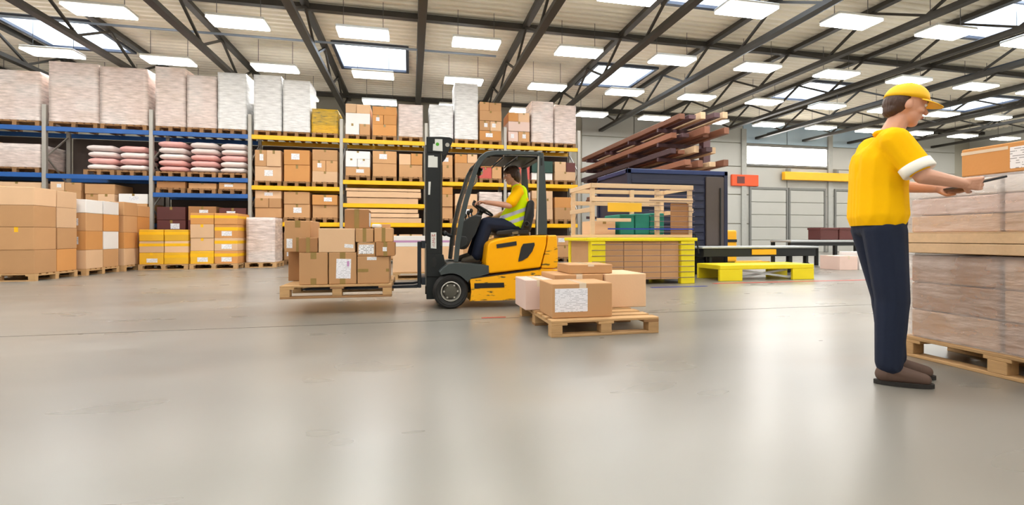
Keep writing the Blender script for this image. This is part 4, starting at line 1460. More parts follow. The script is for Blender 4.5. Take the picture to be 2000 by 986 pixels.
mz0 = 0.10
xo0, xo1 = px(833, 500, MY0)[0], px(864, 500, MY0)[0]
mztop = px(850, 267.5, MY0)[1]
for ya, yb2 in ((MY0, MY0 + 0.10), (MY1 - 0.10, MY1)):
    m = MB()
    m.box(xo0, xo1, ya, ya + 0.016 if ya == MY0 else yb2 - 0.0, mz0, mztop, 0.003) if ya == MY0 else m.box(xo0, xo1, yb2 - 0.016, yb2, mz0, mztop, 0.003)
    m.box(xo0, xo0 + 0.022, ya + 0.016, yb2 - 0.016, mz0, mztop, 0.003)
    m.box(xo1 - 0.022, xo1, ya + 0.016, yb2 - 0.016, mz0, mztop, 0.003)
    m.done('outer_mast_rail', 'mast_grey', fork)
    MB().box(xo0 + 0.03, xo1 - 0.03, ya + 0.024, yb2 - 0.024, mz0 + 0.05, mztop - 0.01, 0.003).done('inner_mast_rail', 'truck_dark', fork)
z1_, z2_ = px(850, 330, MY0)[1], px(850, 480, MY0)[1]
for z in (mztop - 0.12, z2_, 0.25):
    MB().box(xo0 + 0.01, xo1 - 0.06, MY0 + 0.09, MY1 - 0.09, z, z + 0.09, 0.004).done('mast_cross_member', 'mast_grey', fork)
for yk in (TM - 0.1, TM + 0.1):
    MB().tube([(xo0 + 0.1, yk, 0.15), (xo0 + 0.1, yk, mztop - 0.15)], 0.03, 12).done('lift_cylinder', 'mast_grey', fork, True)
MB().tube([px(861.5, 480, MY0 - 0.01)[0:1] + (MY0 - 0.006, px(861.5, 480, MY0)[1]), px(861.5, 300, MY0 - 0.01)[0:1] + (MY0 - 0.006, px(861.5, 300, MY0)[1])], 0.008, 6).done('hydraulic_line', 'chain', fork)
MB().prism([px(857.6, 300, MY0), px(859.2, 300, MY0), px(859.2, 495, MY0), px(857.6, 495, MY0)], MY0 - 0.002, MY0 + 0.001).done('groove_shade', 'plastic_black', fork)  # raised black strip painting the shade of a groove
# head plate of the mast
MB().prism([q3(a, b) for a, b in ((66, 50), (160, 50), (232, 54), (254, 62), (262, 78), (254, 94), (228, 160), (206, 186), (178, 198), (160, 170), (66, 170))], MY0 - 0.012, MY0 - 0.001, 0.002).done('mast_head_plate', 'mast_grey', fork)
MB().prism([q3(a, b) for a, b in ((178, 198), (160, 160), (178, 60), (254, 62), (262, 78), (228, 160), (206, 186))], MY1 + 0.001, MY1 + 0.012, 0.002).done('mast_head_plate', 'mast_grey', fork)
hp = q3(216, 114)
MB().lathe((hp[0], MY0 - 0.012, hp[1]), (0, -1, 0), [(0.026, 0), (0.024, 0.006), (0, 0.006)], 20).done('plate_bolt', 'rim', fork)
# lower mast bracket
MB().prism([px(833 + a, b, MY0) for a, b in ((0, 497), (33, 497), (36, 512), (36, 528), (28, 540), (0, 540))], MY0 - 0.014, MY0 + 0.0, 0.004).done('mast_bracket', 'mast_grey', fork)
MB().prism([px(a, b, MY0 - 0.014) for a, b in ((846, 502), (850, 502), (852, 506), (852, 518), (849, 522), (845, 520), (844, 506))], MY0 - 0.02, MY0 - 0.0141, 0.001).done('recess_shade', 'plastic_black', fork)  # black patch laid on the bracket as painted recess shade
# stickers
ys_ = MY0 - 0.001
s1 = MB().prism([q3(a, b) for a, b in ((118, 68), (176, 70), (178, 164), (102, 158), (104, 106), (118, 106))], MY0 - 0.0155, MY0 - 0.0125).done('white_sticker', 'sticker', fork)
gc = q3(138, 109)
MB().lathe((gc[0], MY0 - 0.0155, gc[1]), (0, -1, 0), [(0.021, 0), (0.021, 0.002), (0, 0.002)], 20).done('green_dot', 'green_dot', s1)
MB().prism([q3(a, b) for a, b in ((66, 196), (112, 196), (112, 204), (140, 206), (140, 290), (64, 288))], MY0 - 0.003, ys_).done('grey_sticker', 'sticker', fork)
MB().prism([q3(a, b) for a, b in ((68, 402), (86, 402), (80, 504), (66, 504))], MY0 - 0.003, ys_).done('strip_sticker', 'sticker', fork)
s2 = MB().prism([q3(a, b) for a, b in ((86, 800), (130, 800), (130, 928), (86, 924))], MY0 - 0.003, ys_).done('warning_sticker', 'sticker', fork)
# red print: zigzag signs one above the other
def ink(pts, wd=0.006):
    m = MB()
    for i in range(len(pts) - 1):
        a = q3(*pts[i]); b = q3(*pts[i + 1])
        m.bar((a[0], MY0 - 0.0042, a[1]), (b[0], MY0 - 0.0042, b[1]), 0.0016, wd, 0, (0, 1, 0)) if False else m.bar((a[0], MY0 - 0.0042, a[1]), (b[0], MY0 - 0.0042, b[1]), 0.005, 0.0016, 0, (0, 1, 0))
    m.done('red_print', 'red_ink', s2)
ink([(96, 834), (96, 816), (106, 832), (118, 814), (118, 834)])
ink([(98, 850), (110, 842), (118, 852), (100, 862), (104, 870), (118, 866)])
ink([(96, 884), (104, 876), (112, 886), (120, 878)])
ink([(98, 898), (118, 898)]); ink([(108, 906), (112, 914)])
# carriage and forks
fx = px(823, 520, MY0)[0]
zA, zB = px(823, 472, MY0)[1], px(600, 557.5, 5.47)[1] - 0.092
for z in (zB + 0.04, zA - 0.08):
    MB().box(fx + 0.002, fx + 0.052, MY0 + 0.02, MY1 - 0.02, z, z + 0.09, 0.004).done('carriage_bar', 'fork_steel', fork)
for y in (MY0 + 0.02, MY1 - 0.06):
    MB().box(fx + 0.052, xo0 - 0.004, y, y + 0.04, zB + 0.02, zA - 0.02, 0.004).done('carriage_side', 'rim', fork)
xt = px(640, 560, MY0)[0] - 0.25
for y in (MY0 + 0.06, MY1 - 0.16):
    m = MB()
    m.box(fx - 0.042, fx, y, y + 0.10, zB, zA, 0.006)
    m.prism([(fx - 0.042, zB + 0.0), (fx - 0.042, zB + 0.045), (fx - 0.10, zB + 0.036), (xt, zB + 0.022), (xt - 0.06, zB + 0.008), (xt, zB)], y, y + 0.10, 0.003)
    m.done('fork_blade', 'fork_steel', fork)

# ------------------------------------------------------------------ pallet on the forks with its cartons
LY0 = 5.47
pz = px(600, 557.5, LY0)[1]        # top of pallet deck
pxa, pxb = px(546, 570, LY0)[0], px(765, 570, LY0)[0]
PLn = pxb - pxa
PW = 1.2
pallet(((pxa + pxb) / 2, LY0 + PW / 2, pz - 0.144), PLn, PW, 'wooden pallet lifted on the forklift forks')
LG = 'cartons on the lifted pallet'


def lc(u0, u1, v0, v1, y0, dep, label, mat='carton', tape=None, labs=(), z0=None):
    xa, za = px(u0, v1, y0); xb, zb = px(u1, v0, y0)
    if z0 is not None:
        za = z0
    o = carton(xa, xb, y0, y0 + dep, za, zb, label, LG, mat, tape)
    for (a, b, c_, d, mt, tl) in labs:
        decal(xa + a * (xb - xa), xa + b * (xb - xa), za + c_ * (zb - za), za + d * (zb - za), y0, mt, o, 'label' if mt != 'tape' else 'tape', tl)
    return o, zb


b1, z_b1 = lc(584, 640, 493, 555, 5.52, 0.5, 'tall brown carton, left of front bottom row on lifted pallet', 'carton', 'both', z0=pz + 0.002)
b2, z_b2 = lc(642, 696, 493, 555, 5.52, 0.5, 'brown carton with large white paper on lifted pallet', 'carton', 'both', [(0.27, 0.8, 0.18, 0.80, 'paper_big', -0.03)], z0=pz + 0.002)
x_, z_ = px(680, 515, 5.52)
MB().box(x_ - 0.012, x_ + 0.012, 5.516, 5.5179, z_ - 0.03, z_ + 0.03).done('stamp', 'purple', b2)
b3, z_b3 = lc(698, 760, 500, 555, 5.52, 0.5, 'wide brown carton with small label, right bottom on lifted pallet', 'carton', None, [(0.3, 0.6, 0.86, 0.97, 'paper', 0), (0.0, 0.34, 0.43, 0.54, 'tape', 0), (0.9, 1.0, 0.43, 0.54, 'tape', 0)], z0=pz + 0.002)
b0, z_b0 = lc(563, 592, 491, 555, 6.05, 0.5, 'brown carton set back at left rear of lifted pallet', 'carton_dark', None, [(0.75, 0.95, 0.2, 0.45, 'paper', 0)], z0=pz + 0.002)
b0b, z_b0b = lc(606, 740, 495, 555, 6.06, 0.5, 'long brown carton hidden behind front row on lifted pallet', 'carton', None, z0=pz + 0.002)
zt = max(z_b1, z_b2)
b5, z_b5 = lc(583, 620, 464, 492, 5.52, 0.21, 'small brown carton with tape at front of second layer', 'carton_dark', 'full', z0=z_b1 + 0.002)
b4, _ = lc(555.5, 607, 431, 491, 5.78, 0.55, 'tall tan carton with shipping label, left of second layer', 'carton', 'top', [(0.08, 0.30, 0.12, 0.42, 'paper', 0), (0.44, 0.56, 0.0, 0.46, 'tape', 0)], z0=max(z_b1, z_b0) + 0.002)
b6, z_b6 = lc(622, 693, 446, 492, 5.52, 0.5, 'large plain tan carton with slanted label, middle of second layer', 'carton_pale', None, [(0.71, 0.96, 0.19, 0.34, 'paper', -0.08)], z0=z_b2 + 0.002)
b9, z_b9 = lc(698, 733, 474, 500.5, 5.52, 0.35, 'small brown carton with big barcode label on lifted pallet', 'carton', None, [(0.07, 0.92, 0.17, 0.86, 'paper_code', 0)], z0=z_b3 + 0.002)
b10, z_b10 = lc(734, 771, 473, 500, 5.50, 0.36, 'small brown carton with tape at right of second layer', 'carton_dark', 'full', [(0.36, 0.58, 0.35, 0.65, 'paper', 0)], z0=z_b3 + 0.002)
b7, z_b7 = lc(694.5, 729, 446, 473, 5.52, 0.36, 'small brown carton over the barcode carton, third layer', 'carton', 'full', z0=max(z_b9, z_b10) + 0.002)
b8, z_b8 = lc(731, 767, 445, 472, 5.53, 0.36, 'small brown carton at right end of third layer', 'carton', 'full', z0=max(z_b9, z_b10) + 0.002)
zt = max(z_b6, z_b7) + 0.002
b11, _ = lc(673, 720, 409, 444, 5.60, 0.3, 'dark brown carton on top of the lifted load', 'carton_dark', 'full', z0=zt)
xa, xb = px(720, 420, 5.60)[0], px(720, 420, 5.60)[0]
ox = b11.location.x
dims = max(v.co.x for v in b11.data.vertices)
MB().box(ox + dims + 0.0003, ox + dims + 0.002, 5.66, 5.84, zt + 0.02, zt + 0.18).done('label', 'paper', b11)
xa, za = px(726, 445, 5.62); xb, zb = px(745, 438, 5.62)
m = MB(); m.box(xa, xb, 5.6, 5.76, z_b8 + 0.002, z_b8 + 0.045, 0.015, 2)
tag(m.done('small_parcel', 'film_white', None, True), 'small white plastic parcel lying on top right carton', 'parcel')
xa, zb = px(742, 438, 5.75); xb = px(762, 438, 5.75)[0]
carton(xa, xb, 5.72 + 0.06, 5.885, z_b8 + 0.002, z_b8 + 0.05, 'flat brown carton behind white parcel on top of load', LG, 'carton', None)

# ------------------------------------------------------------------ pallet with cartons on the floor in the middle
FP = (1.66, 4.43, 0)
pallet(FP, 1.0, 1.2, 'wooden pallet on the floor beside the forklift', None)
zf = 0.146
GG = 'cartons on the floor pallet'
def fc(u0, u1, v0, y0, dep, label, mat='carton', tape='top', lab=None, z0=zf, tm='tape_clear'):
    xa = px(u0, v0, y0)[0]; xb, zb = px(u1, v0, y0)
    return carton(xa, xb, y0, y0 + dep, z0, zb, label, GG, mat, tape, lab, tm), zb
f1, zf1 = fc(1079, 1196, 552, 3.92, 0.42, 'big brown carton with white paper, front of floor pallet', 'carton', 'top', (0.04, 0.58, 0.18, 0.86, 'paper_big'))
f2, zf2 = fc(1182, 1262, 534, 4.40, 0.55, 'tall brown carton at right of floor pallet', 'carton_pale', None)
f3, zf3 = fc(1026, 1082, 546, 4.42, 0.45, 'pinkish brown carton at left of floor pallet', 'carton_pink', 'top')
f4, zf4 = fc(1084, 1178, 535, 4.42, 0.5, 'brown carton in the middle row of floor pallet', 'carton', 'top')
f5, zf5 = fc(1112, 1196, 516, 4.46, 0.4, 'topmost brown carton lying on the floor pallet boxes', 'carton', 'top', None, max(zf4, zf2) + 0.003)

# ------------------------------------------------------------------ wrapped double stack at the right edge
SX0, SX1, SY0, SY1 = 3.50, 4.50, 1.60, 2.78
pallet(((SX0 + SX1) / 2, (SY0 + SY1) / 2, 0), SY1 - SY0, SX1 - SX0, 'wooden pallet under wrapped stack at right edge', None, math.pi / 2, True, 'wood')
wrapped_load(SX0 + 0.03, SX1 - 0.03, SY0 + 0.03, SY1 - 0.03, 0.147, (0.195, 0.195, 0.195), 'film-wrapped brown cartons on lower pallet beside the worker', None, ('carton_dark', 'carton_dark', 'carton'), 'film', (2,), 'wrapped_load', 2)
z2p = 0.147 + 0.585 + 0.012
ty = empty('pallet_collar', ((SX0 + SX1) / 2, (SY0 + SY1) / 2, z2p))
tag(ty, 'pale wooden tray between the two wrapped loads at right', 'tray')
MB().box(SX0 + 0.02, SX1 - 0.02, SY0 + 0.02, SY1 - 0.02, z2p, z2p + 0.02).done('tray_floor', 'wood_dark', ty)
for x in (SX0, SX1 - 0.02):
    for k in range(2):
        MB().box(x, x + 0.02, SY0, SY1, z2p + 0.003 + k * 0.07, z2p + 0.069 + k * 0.07, 0.003).done('side_board', 'wood_pale', ty)
for y in (SY0, SY1 - 0.02):
    MB().box(SX0 + 0.02, SX1 - 0.02, y, y + 0.02, z2p + 0.003, z2p + 0.139, 0.003).done('end_board', 'wood_pale', ty)
MB().box(SX0 + 0.0, SX1, SY0, SY1, z2p + 0.14, z2p + 0.146).done('tray_lid', 'wood_pale', ty)
wrapped_load(SX0 + 0.03, SX1 - 0.03, SY0 + 0.03, SY1 - 0.03, z2p + 0.147, (0.12, 0.12, 0.11), 'film-wrapped pinkish load on upper pallet at right edge', None, ('carton_pink', 'carton_pale', 'carton_white'), 'film', (2,), 'wrapped_load', 2)
ztp = z2p + 0.147 + 0.35 + 0.012
o = carton(SX0 + 0.06, SX0 + 0.55, 1.95, 2.42, ztp, ztp + 0.18, 'brown carton with white paper on top of wrapped stack', None, 'carton_orange', None, None)
MB().box(SX0 + 0.058, SX0 + 0.0598, 1.97, 2.16, ztp + 0.02, ztp + 0.15).done('label', 'paper', o)
MB().box(SX0 + 0.0585, SX0 + 0.0598, 2.17, 2.42, ztp + 0.14, ztp + 0.16).done('tape', 'tape_clear', o)


# ------------------------------------------------------------------ people
def blob(name, mb, voxel, it, mat, parent, factor=0.5):
    """melt overlapping closed shapes into one smooth skin"""
    me = mb.mesh(name + '_raw')
    tmp = bpy.data.objects.new(name + '_raw', me)
    col.objects.link(tmp)
    r = tmp.modifiers.new('r', 'REMESH')
    r.mode = 'VOXEL'
    r.voxel_size = voxel
    s = tmp.modifiers.new('s', 'SMOOTH')
    s.factor = factor
    s.iterations = it
    dg = bpy.context.evaluated_depsgraph_get()
    dg.update()
    out = bpy.data.meshes.new_from_object(tmp.evaluated_get(dg))
    out.name = name
    bpy.data.objects.remove(tmp)
    bpy.data.meshes.remove(me)
    out.transform(Matrix.Translation(-ORG[parent.name]))
    out.materials.clear()
    out.materials.append(MATS[mat])
    out.shade_smooth()
    o = bpy.data.objects.new(name, out)
    col.objects.link(o)
    o.parent = parent
    ORG[o.name] = ORG[parent.name]
    return o


def basis(f, s, u):
    return Matrix((f, s, u)).transposed()


def add_hand(m, wr, d, n, thumb_side, curl):
    """palm and five fingers. d: direction, n: palm normal, thumb_side: +1/-1 along d x n"""
    d = d.normalized()
    n = (n - d * n.dot(d)).normalized()
    t = d.cross(n).normalized() * thumb_side
    m.capsule(wr - d * 0.02, wr + d * 0.02, 0.026, 0.025, 1)
    for off in (0.027, 0.009, -0.009, -0.027):
        m.capsule(wr + d * 0.015 + t * off * 0.6, wr + d * 0.082 + t * off, 0.016, 0.0135, 1)
    for off, ln, cu in ((0.031, 0.074, 0.9), (0.0105, 0.082, 1.0), (-0.0105, 0.077, 1.05), (-0.031, 0.060, 1.15)):
        p = wr + d * 0.084 + t * off
        a = 0.15
        for k, fr in enumerate((0.45, 0.32, 0.23)):
            a += curl * cu * (0.5, 0.75, 0.6)[k]
            q = p + (d * math.cos(a) + n * math.sin(a)) * ln * fr
            m.capsule(p, q, 0.0095 - 0.0008 * k, 0.0088 - 0.0008 * k, 1)
            p = q
    p = wr + d * 0.025 + t * 0.022
    q = p + (d * 0.62 + t * 0.62 + n * 0.35).normalized() * 0.045
    m.capsule(p, q, 0.015, 0.0115, 1)
    q2 = q + (d * 0.85 + t * 0.05 + n * (0.4 + 0.3 * curl)).normalized() * 0.038
    m.capsule(q, q2, 0.011, 0.0095, 1)


def add_head(m, H, f, s, u):
    B = basis(f, s, u)
    m.ell(H + u * 0.018, (0.098, 0.076, 0.100), B, 3)
    m.ell(H + f * 0.030 - u * 0.045, (0.060, 0.060, 0.068), B, 3)
    m.ell(H + f * 0.055 - u * 0.092, (0.030, 0.034, 0.024), B, 2)
    m.capsule(H + f * 0.090 + u * 0.010, H + f * 0.110 - u * 0.026, 0.010, 0.0135, 2)
    m.ell(H + f * 0.084 + u * 0.034, (0.016, 0.052, 0.012), B, 2)
    for k in (-1, 1):
        m.ell(H + s * k * 0.078 - f * 0.008 - u * 0.008, (0.020, 0.010, 0.031), B, 2)
        m.ell(H + s * k * 0.042 + f * 0.058 - u * 0.022, (0.030, 0.024, 0.024), B, 2)
    m.ell(H + f * 0.086 - u * 0.054, (0.012, 0.026, 0.012), B, 2)


def face_parts(root, body, H, f, s, u):
    B = basis(f, s, u)
    for k in (-1, 1):
        e = MB().ell(H + f * 0.083 + s * k * 0.032 + u * 0.010, (0.012, 0.015, 0.0095), B, 2).done('eye', 'eye_white', body, True)
        MB().ell(H + f * 0.0925 + s * k * 0.031 + u * 0.010, (0.004, 0.0065, 0.0065), B, 2).done('iris', 'iris', body, True)
        MB().capsule(H + f * 0.096 + s * k * 0.016 + u * 0.030, H + f * 0.086 + s * k * 0.050 + u * 0.032, 0.005, 0.004, 1).done('eyebrow', 'hair', body, True)
    MB().ell(H + f * 0.0945 - u * 0.056, (0.007, 0.022, 0.0075), B, 2).done('mouth', 'lips', body, True)


# ---- driver, sits in the forklift and looks to the left
f_, s_, u_ = Vector((-1, 0, -0.22)).normalized(), Vector((0, -1, 0)), None
u_ = s_.cross(f_).normalized()
if u_.z < 0:
    u_ = -u_
D = lambda a, b, y=TM: q1v(a, b, y)
NS, FS = TM - 0.185, TM + 0.185
drv = empty('person', D(545, 560))
tag(drv, 'person in yellow hi-vis vest seated driving the forklift, hands on steering wheel', 'person')
pel, che, nek, hd = D(548, 520), D(552, 395), D(538, 322), D(518, 266)
m = MB()
for k in (-1, 1):
    m.capsule(pel + Vector((0, k * 0.07, 0)), che + Vector((0, k * 0.075, 0)), 0.105, 0.11)
    m.capsule(che + Vector((0, k * 0.06, 0)), D(548, 350, TM + k * 0.14), 0.105, 0.07)
m.capsule(D(545, 345), D(528, 292), 0.06, 0.052)
add_head(m, hd, f_, s_, u_)
arms = {'near': (D(550, 350, NS), D(505, 418, TM - 0.27), D(385, 402, TM - 0.12)),
        'far': (D(550, 350, FS), D(505, 440, TM + 0.27), D(432, 478, TM + 0.10))}
for nm, (a, b, e) in arms.items():
    m.capsule(a, b, 0.052, 0.041)
    m.capsule(b, e, 0.042, 0.028)
add_hand(m, arms['near'][2], Vector((-1, 0.02, 0.12)), Vector((0.1, 0.0, -1)), -1, 0.75)
add_hand(m, arms['far'][2], Vector((-1, -0.1, 0.12)), Vector((0.1, 0, -1)), 1, 0.75)
legs = {'near': (D(540, 528, TM - 0.10), D(392, 512, TM - 0.13), D(338, 668, TM - 0.13)),
        'far': (D(540, 528, TM + 0.10), D(385, 512, TM + 0.12), D(318, 655, TM + 0.13))}
for nm, (a, b, e) in legs.items():
    m.capsule(a, b, 0.085, 0.056)
    m.capsule(b, e, 0.055, 0.040)
    m.capsule(e, e + Vector((-0.10, 0, -0.065)), 0.032, 0.022)
body = blob('body', m, 0.0055, 3, 'skin', drv)
face_parts(drv, body, hd, f_, s_, u_)
B = basis(f_, s_, u_)
m = MB()
m.ell(hd - f_ * 0.012 + u_ * 0.050, (0.106, 0.088, 0.082), B, 3)
m.ell(hd - f_ * 0.050 - u_ * 0.015, (0.068, 0.084, 0.108), B, 3)
for k in (-1, 1):
    m.ell(hd + s_ * k * 0.066 - f_ * 0.015 + u_ * 0.005, (0.048, 0.026, 0.058), B, 2)
    m.capsule(hd + f_ * 0.085 + u_ * 0.058 + s_ * k * 0.012, hd + f_ * 0.062 + u_ * 0.05 + s_ * k * 0.058, 0.022, 0.024)
m.capsule(hd + f_ * 0.085 + u_ * 0.06 - s_ * 0.02, hd + f_ * 0.085 + u_ * 0.06 + s_ * 0.02, 0.022, 0.022)
blob('hair', m, 0.006, 3, 'hair', drv)
# trousers
m = MB()
for nm, (a, b, e) in legs.items():
    m.capsule(a + Vector((0.0, 0, 0)), b, 0.110, 0.090)
    m.capsule(b, b * 0.45 + e * 0.55, 0.090, 0.086)
    m.capsule(b * 0.45 + e * 0.55, e + Vector((0.012, 0, -0.005)), 0.086, 0.080)
m.capsule(pel + Vector((0, -0.07, -0.01)), pel + Vector((0, 0.07, -0.01)), 0.115, 0.115)
blob('trousers', m, 0.009, 3, 'navy_cloth', drv)
for nm, (a, b, e) in legs.items():
    mm = MB()
    toe = e + Vector((-0.155, 0, -0.075))
    mm.capsule(e + Vector((0.02, 0, -0.04)), e + Vector((0.0, 0, 0.0)), 0.048, 0.045)
    mm.capsule(e + Vector((0.02, 0, -0.066)), toe, 0.046, 0.038)
    mm.capsule(e + Vector((-0.02, 0, -0.040)), toe, 0.050, 0.040)
    sh = blob('shoe', mm, 0.007, 2, 'shoe', drv)
    zs = e.z - 0.112
    MB().prism([(e.x + 0.066, zs), (e.x + 0.062, zs + 0.022), (toe.x - 0.03, zs + 0.020), (toe.x - 0.032, zs)], e.y - 0.043, e.y + 0.043, 0.006).done('sole', 'sole', sh)
# T-shirt
m = MB()
for k in (-1, 1):
    m.capsule(pel + Vector((0, k * 0.075, 0.03)), che + Vector((0, k * 0.075, 0)), 0.118, 0.120)
    m.capsule(che + Vector((0, k * 0.06, 0)), D(549, 346, TM + k * 0.13), 0.118, 0.084)
for nm, (a, b, e) in arms.items():
    m.capsule(a, a * 0.25 + b * 0.75, 0.070, 0.074)
m.torus(D(540, 318), (f_ * 0.25 + Vector((0, 0, 1))), 0.062, 0.014, 20, 8)
blob('t_shirt', m, 0.008, 3, 'shirt', drv)
# vest
m = MB()
for k in (-1, 1):
    m.capsule(D(540, 505, TM + k * 0.085), D(552, 405, TM + k * 0.075), 0.140, 0.136)
    m.capsule(D(552, 405, TM + k * 0.075), D(562, 348, TM + k * 0.10), 0.132, 0.090)
    m.capsule(D(505, 496, TM + k * 0.06), D(535, 450, TM + k * 0.07), 0.135, 0.135)
    m.capsule(D(470, 500, TM + k * 0.06), D(520, 500, TM + k * 0.06), 0.062, 0.12)
for k in (-1, 1):
    m.capsule(D(552, 400, TM + k * 0.075), D(545, 338, TM + k * 0.085), 0.134, 0.076)
vest = blob('safety_vest', m, 0.008, 3, 'hivis', drv)
ax_ = (D(550, 380) - D(520, 505)).normalized()
p0 = D(530, 505)
bn_ = Vector((-0.34, 0, 0.94)).normalized()
for h0, h1 in ((0.005, 0.050), (0.10, 0.145)):
    bmx = bmesh.new()
    bmx.from_mesh(vest.data)
    bmx.normal_update()
    for v in bmx.verts:
        v.co = v.co + v.normal * 0.004
    q0 = p0 - ORG[vest.name]
    bmesh.ops.bisect_plane(bmx, geom=bmx.verts[:] + bmx.edges[:] + bmx.faces[:], plane_co=q0 + bn_ * h0, plane_no=bn_, clear_inner=True)
    bmesh.ops.bisect_plane(bmx, geom=bmx.verts[:] + bmx.edges[:] + bmx.faces[:], plane_co=q0 + bn_ * h1, plane_no=bn_, clear_outer=True)
    me = bpy.data.meshes.new('reflective_band')
    bmx.to_mesh(me)
    bmx.free()
    me.materials.clear()
    me.materials.append(MATS['reflective'])
    me.shade_smooth()
    o = bpy.data.objects.new('reflective_band', me)
    col.objects.link(o)
    o.parent = vest

# ---- standing worker beside the wrapped stack
WB = Vector((2.80, 2.29, 0))
ph = math.radians(-32)
wf, wl, wu = Vector((math.cos(ph), math.sin(ph), 0)), Vector((-math.sin(ph), math.cos(ph), 0)), Vector((0, 0, 1))
Wp = lambda a, l, z: WB + wf * a + wl * l + wu * z
wrk = empty('person', WB)
tag(wrk, 'standing person in yellow polo shirt and cap holding a dark tablet', 'person')
hf = (wf - wu * 0.25).normalized()
hs = wl
hu = hf.cross(hs).normalized()
if hu.z < 0:
    hu = -hu
hd2 = Wp(0.085, 0, 1.635)
m = MB()
for k in (-1, 1):
    m.capsule(Wp(-0.05, k * 0.075, 0.95), Wp(-0.05, k * 0.07, 1.12), 0.100, 0.098)
    m.capsule(Wp(-0.05, k * 0.07, 1.12), Wp(-0.045, k * 0.085, 1.30), 0.098, 0.112)
    m.capsule(Wp(-0.045, k * 0.07, 1.30), Wp(-0.03, k * 0.145, 1.41), 0.11, 0.068)
m.capsule(Wp(-0.01, 0, 1.42), Wp(0.055, 0, 1.56), 0.062, 0.054)
add_head(m, hd2, hf, hs, hu)
warms = {'right': (Wp(-0.03, -0.195, 1.40), Wp(0.07, -0.262, 1.19), Wp(0.285, -0.150, 1.155)),
         'left': (Wp(-0.03, 0.195, 1.40), Wp(0.07, 0.262, 1.19), Wp(0.285, 0.150, 1.155))}
for nm, (a, b, e) in warms.items():
    m.capsule(a, b, 0.055, 0.043)
    m.capsule(b, e, 0.045, 0.029)
add_hand(m, warms['right'][2], wf + wl * 0.22 - wu * 0.05, wl * 0.9 + wu * 0.25, -1, 0.65)
add_hand(m, warms['left'][2], wf - wl * 0.22 - wu * 0.05, -wl * 0.9 + wu * 0.25, 1, 0.65)
wlegs = {'right': (Wp(-0.05, -0.095, 0.90), Wp(-0.015, -0.105, 0.49), Wp(-0.03, -0.105, 0.09)),
         'left': (Wp(-0.05, 0.095, 0.90), Wp(0.03, 0.10, 0.49), Wp(0.06, 0.10, 0.09))}
for nm, (a, b, e) in wlegs.items():
    m.capsule(a, b, 0.088, 0.058)
    m.capsule(b, e, 0.058, 0.040)
    m.capsule(e, e + wf * 0.11 - wu * 0.05, 0.034, 0.022)
body = blob('body', m, 0.0055, 3, 'skin', wrk)
face_parts(wrk, body, hd2, hf, hs, hu)
B = basis(hf, hs, hu)
m = MB()
m.ell(hd2 - hf * 0.035 + hu * 0.015, (0.080, 0.083, 0.085), B, 3)
m.ell(hd2 - hf * 0.062 - hu * 0.030, (0.042, 0.070, 0.052), B, 2)
blob('hair', m, 0.006, 3, 'hair_dark', wrk)
# cap: dome, visor, button
m = MB()
prof = []
cc = hd2 + hu * 0.038 - hf * 0.004
nseg, nr = 28, 8
rings = []
for i in range(nr + 1):
    a = math.pi / 2 * i / nr
    rings.append([m.bm.verts.new(cc + hf * math.cos(a) * 0.112 * math.cos(k * 2 * math.pi / nseg) + hs * math.cos(a) * 0.091 * math.sin(k * 2 * math.pi / nseg) + hu * (math.sin(a) * 0.098)) for k in range(nseg)] if i < nr else [m.bm.verts.new(cc + hu * 0.098)])
for i in range(nr):
    for k in range(nseg):
        k2 = (k + 1) % nseg
        if i < nr - 1:
            m.bm.faces.new([rings[i][k], rings[i][k2], rings[i + 1][k2], rings[i + 1][k]])
        else:
            m.bm.faces.new([rings[i][k], rings[i][k2], rings[i + 1][0]])
m.bm.faces.new(list(reversed(rings[0])))
capo = m.done('cap', 'cap', wrk, True)
m = MB()
top, bot = [], []
NV = 12
for i in range(NV + 1):
    t = -1 + 2 * i / NV
    ang = t * 1.15
    base_ = cc + hf * 0.108 * math.cos(ang) + hs * 0.088 * math.sin(ang)
    out_ = base_ + hf * (0.078 * math.cos(t * 1.45)) - hu * (0.022 * math.cos(t * 1.4)) + hs * t * 0.004
    drop = -hu * (0.012 * t * t)
    top.append((m.bm.verts.new(base_ + drop + hu * 0.006), m.bm.verts.new(out_ + drop + hu * 0.004)))
    bot.append((m.bm.verts.new(base_ + drop), m.bm.verts.new(out_ + drop)))
for i in range(NV):
    m.bm.faces.new([top[i][0], top[i][1], top[i + 1][1], top[i + 1][0]])
    m.bm.faces.new([bot[i][0], bot[i + 1][0], bot[i + 1][1], bot[i][1]])
    m.bm.faces.new([top[i][1], bot[i][1], bot[i + 1][1], top[i + 1][1]])
m.done('visor', 'cap', capo, True)
MB().ell(cc + hu * 0.098, (0.01, 0.01, 0.006)).done('cap_button', 'cap', capo, True)
# polo shirt, white cuffs
m = MB()
for k in (-1, 1):
    m.capsule(Wp(-0.055, k * 0.085, 0.985), Wp(-0.055, k * 0.08, 1.14), 0.128, 0.122)
    m.capsule(Wp(-0.055, k * 0.08, 1.14), Wp(-0.045, k * 0.088, 1.31), 0.122, 0.124)
    m.capsule(Wp(-0.045, k * 0.07, 1.30), Wp(-0.03, k * 0.148, 1.41), 0.122, 0.080)
for nm, (a, b, e) in warms.items():
    m.capsule(a, a * 0.32 + b * 0.68, 0.076, 0.074)
m.capsule(Wp(-0.055, 0, 0.975), Wp(-0.055, 0, 1.3), 0.132, 0.124)
m.torus(Wp(0.005, 0, 1.465), wu + wf * 0.35, 0.066, 0.018, 20, 8)
for kk in (-0.05, 0.05):
    m.capsule(Wp(-0.055, kk, 0.975), Wp(-0.055, kk, 1.2), 0.132, 0.124)
shirt = blob('polo_shirt', m, 0.008, 3, 'shirt', wrk)
bmx = bmesh.new()
bmx.from_mesh(shirt.data)
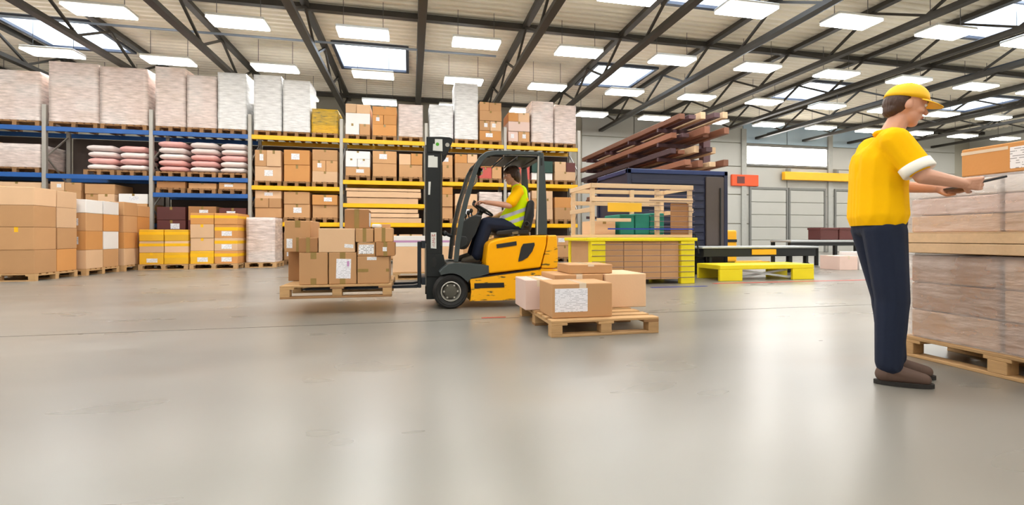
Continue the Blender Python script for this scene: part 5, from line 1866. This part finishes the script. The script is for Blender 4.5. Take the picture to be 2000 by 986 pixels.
bmesh.ops.bisect_plane(bmx, geom=bmx.verts[:] + bmx.edges[:] + bmx.faces[:], plane_co=(0, 0, 0.925), plane_no=(0, 0, 1), clear_inner=True)
bmx.to_mesh(shirt.data)
bmx.free()
for nm, (a, b, e) in warms.items():
    d = (b - a).normalized()
    p = a * 0.22 + b * 0.78
    MB().lathe(p, d, [(0.060, -0.03), (0.079, -0.025), (0.080, 0.022), (0.074, 0.030), (0.050, 0.026)], 24).done('cuff', 'cuff', shirt, True)
# trousers
m = MB()
for nm, (a, b, e) in wlegs.items():
    m.capsule(a, b, 0.110, 0.084)
    m.capsule(b, e + wu * 0.03, 0.084, 0.068)
m.capsule(Wp(-0.05, -0.075, 0.94), Wp(-0.05, 0.075, 0.94), 0.118, 0.118)
blob('trousers', m, 0.009, 3, 'navy_cloth', wrk)
for nm, (a, b, e) in wlegs.items():
    mm = MB()
    toe = e + wf * 0.165 - wu * 0.046
    mm.capsule(e - wf * 0.02 - wu * 0.03, e + wu * 0.02, 0.048, 0.044)
    mm.capsule(e - wf * 0.025 - wu * 0.036, toe, 0.044, 0.036)
    mm.capsule(e + wf * 0.02 - wu * 0.012, toe, 0.046, 0.036)
    sh = blob('shoe', mm, 0.007, 2, 'shoe_brown', wrk)
    pts = []
    m = MB()
    nn_ = 20
    va, vb = [], []
    for k in range(nn_):
        a_ = k * 2 * math.pi / nn_
        p = e + wf * (0.07 + 0.145 * math.cos(a_)) + wl * 0.047 * math.sin(a_) * (1 + 0.12 * math.cos(a_))
        va.append(m.bm.verts.new((p.x, p.y, 0.001))); vb.append(m.bm.verts.new((p.x, p.y, 0.024)))
    m.bm.faces.new(list(reversed(va))); m.bm.faces.new(vb)
    for k in range(nn_):
        m.bm.faces.new([va[k], va[(k + 1) % nn_], vb[(k + 1) % nn_], vb[k]])
    m.done('sole', 'sole', sh)
# tablet
tc_ = Wp(0.405, 0, 1.165)
td = (wf * 0.86 + wu * 0.22).normalized()
tn = wl.cross(td).normalized()
if tn.z < 0:
    tn = -tn
def tpt(a, b, h):
    return tc_ + td * a + wl * b + tn * h
m = MB()
m.hexa([tpt(-0.09, -0.125, -0.006), tpt(0.09, -0.125, -0.006), tpt(0.09, 0.125, -0.006), tpt(-0.09, 0.125, -0.006),
        tpt(-0.09, -0.125, 0.006), tpt(0.09, -0.125, 0.006), tpt(0.09, 0.125, 0.006), tpt(-0.09, 0.125, 0.006)], 0.003, 2)
tb = m.done('tablet', 'tablet')
MB().hexa([tpt(-0.08, -0.112, 0.0061), tpt(0.08, -0.112, 0.0061), tpt(0.08, 0.112, 0.0061), tpt(-0.08, 0.112, 0.0061),
           tpt(-0.08, -0.112, 0.0069), tpt(0.08, -0.112, 0.0069), tpt(0.08, 0.112, 0.0069), tpt(-0.08, 0.112, 0.0069)]).done('screen', 'screen_dark', tb)
tag(tb, 'dark tablet held in the standing worker\'s hands', 'tablet')
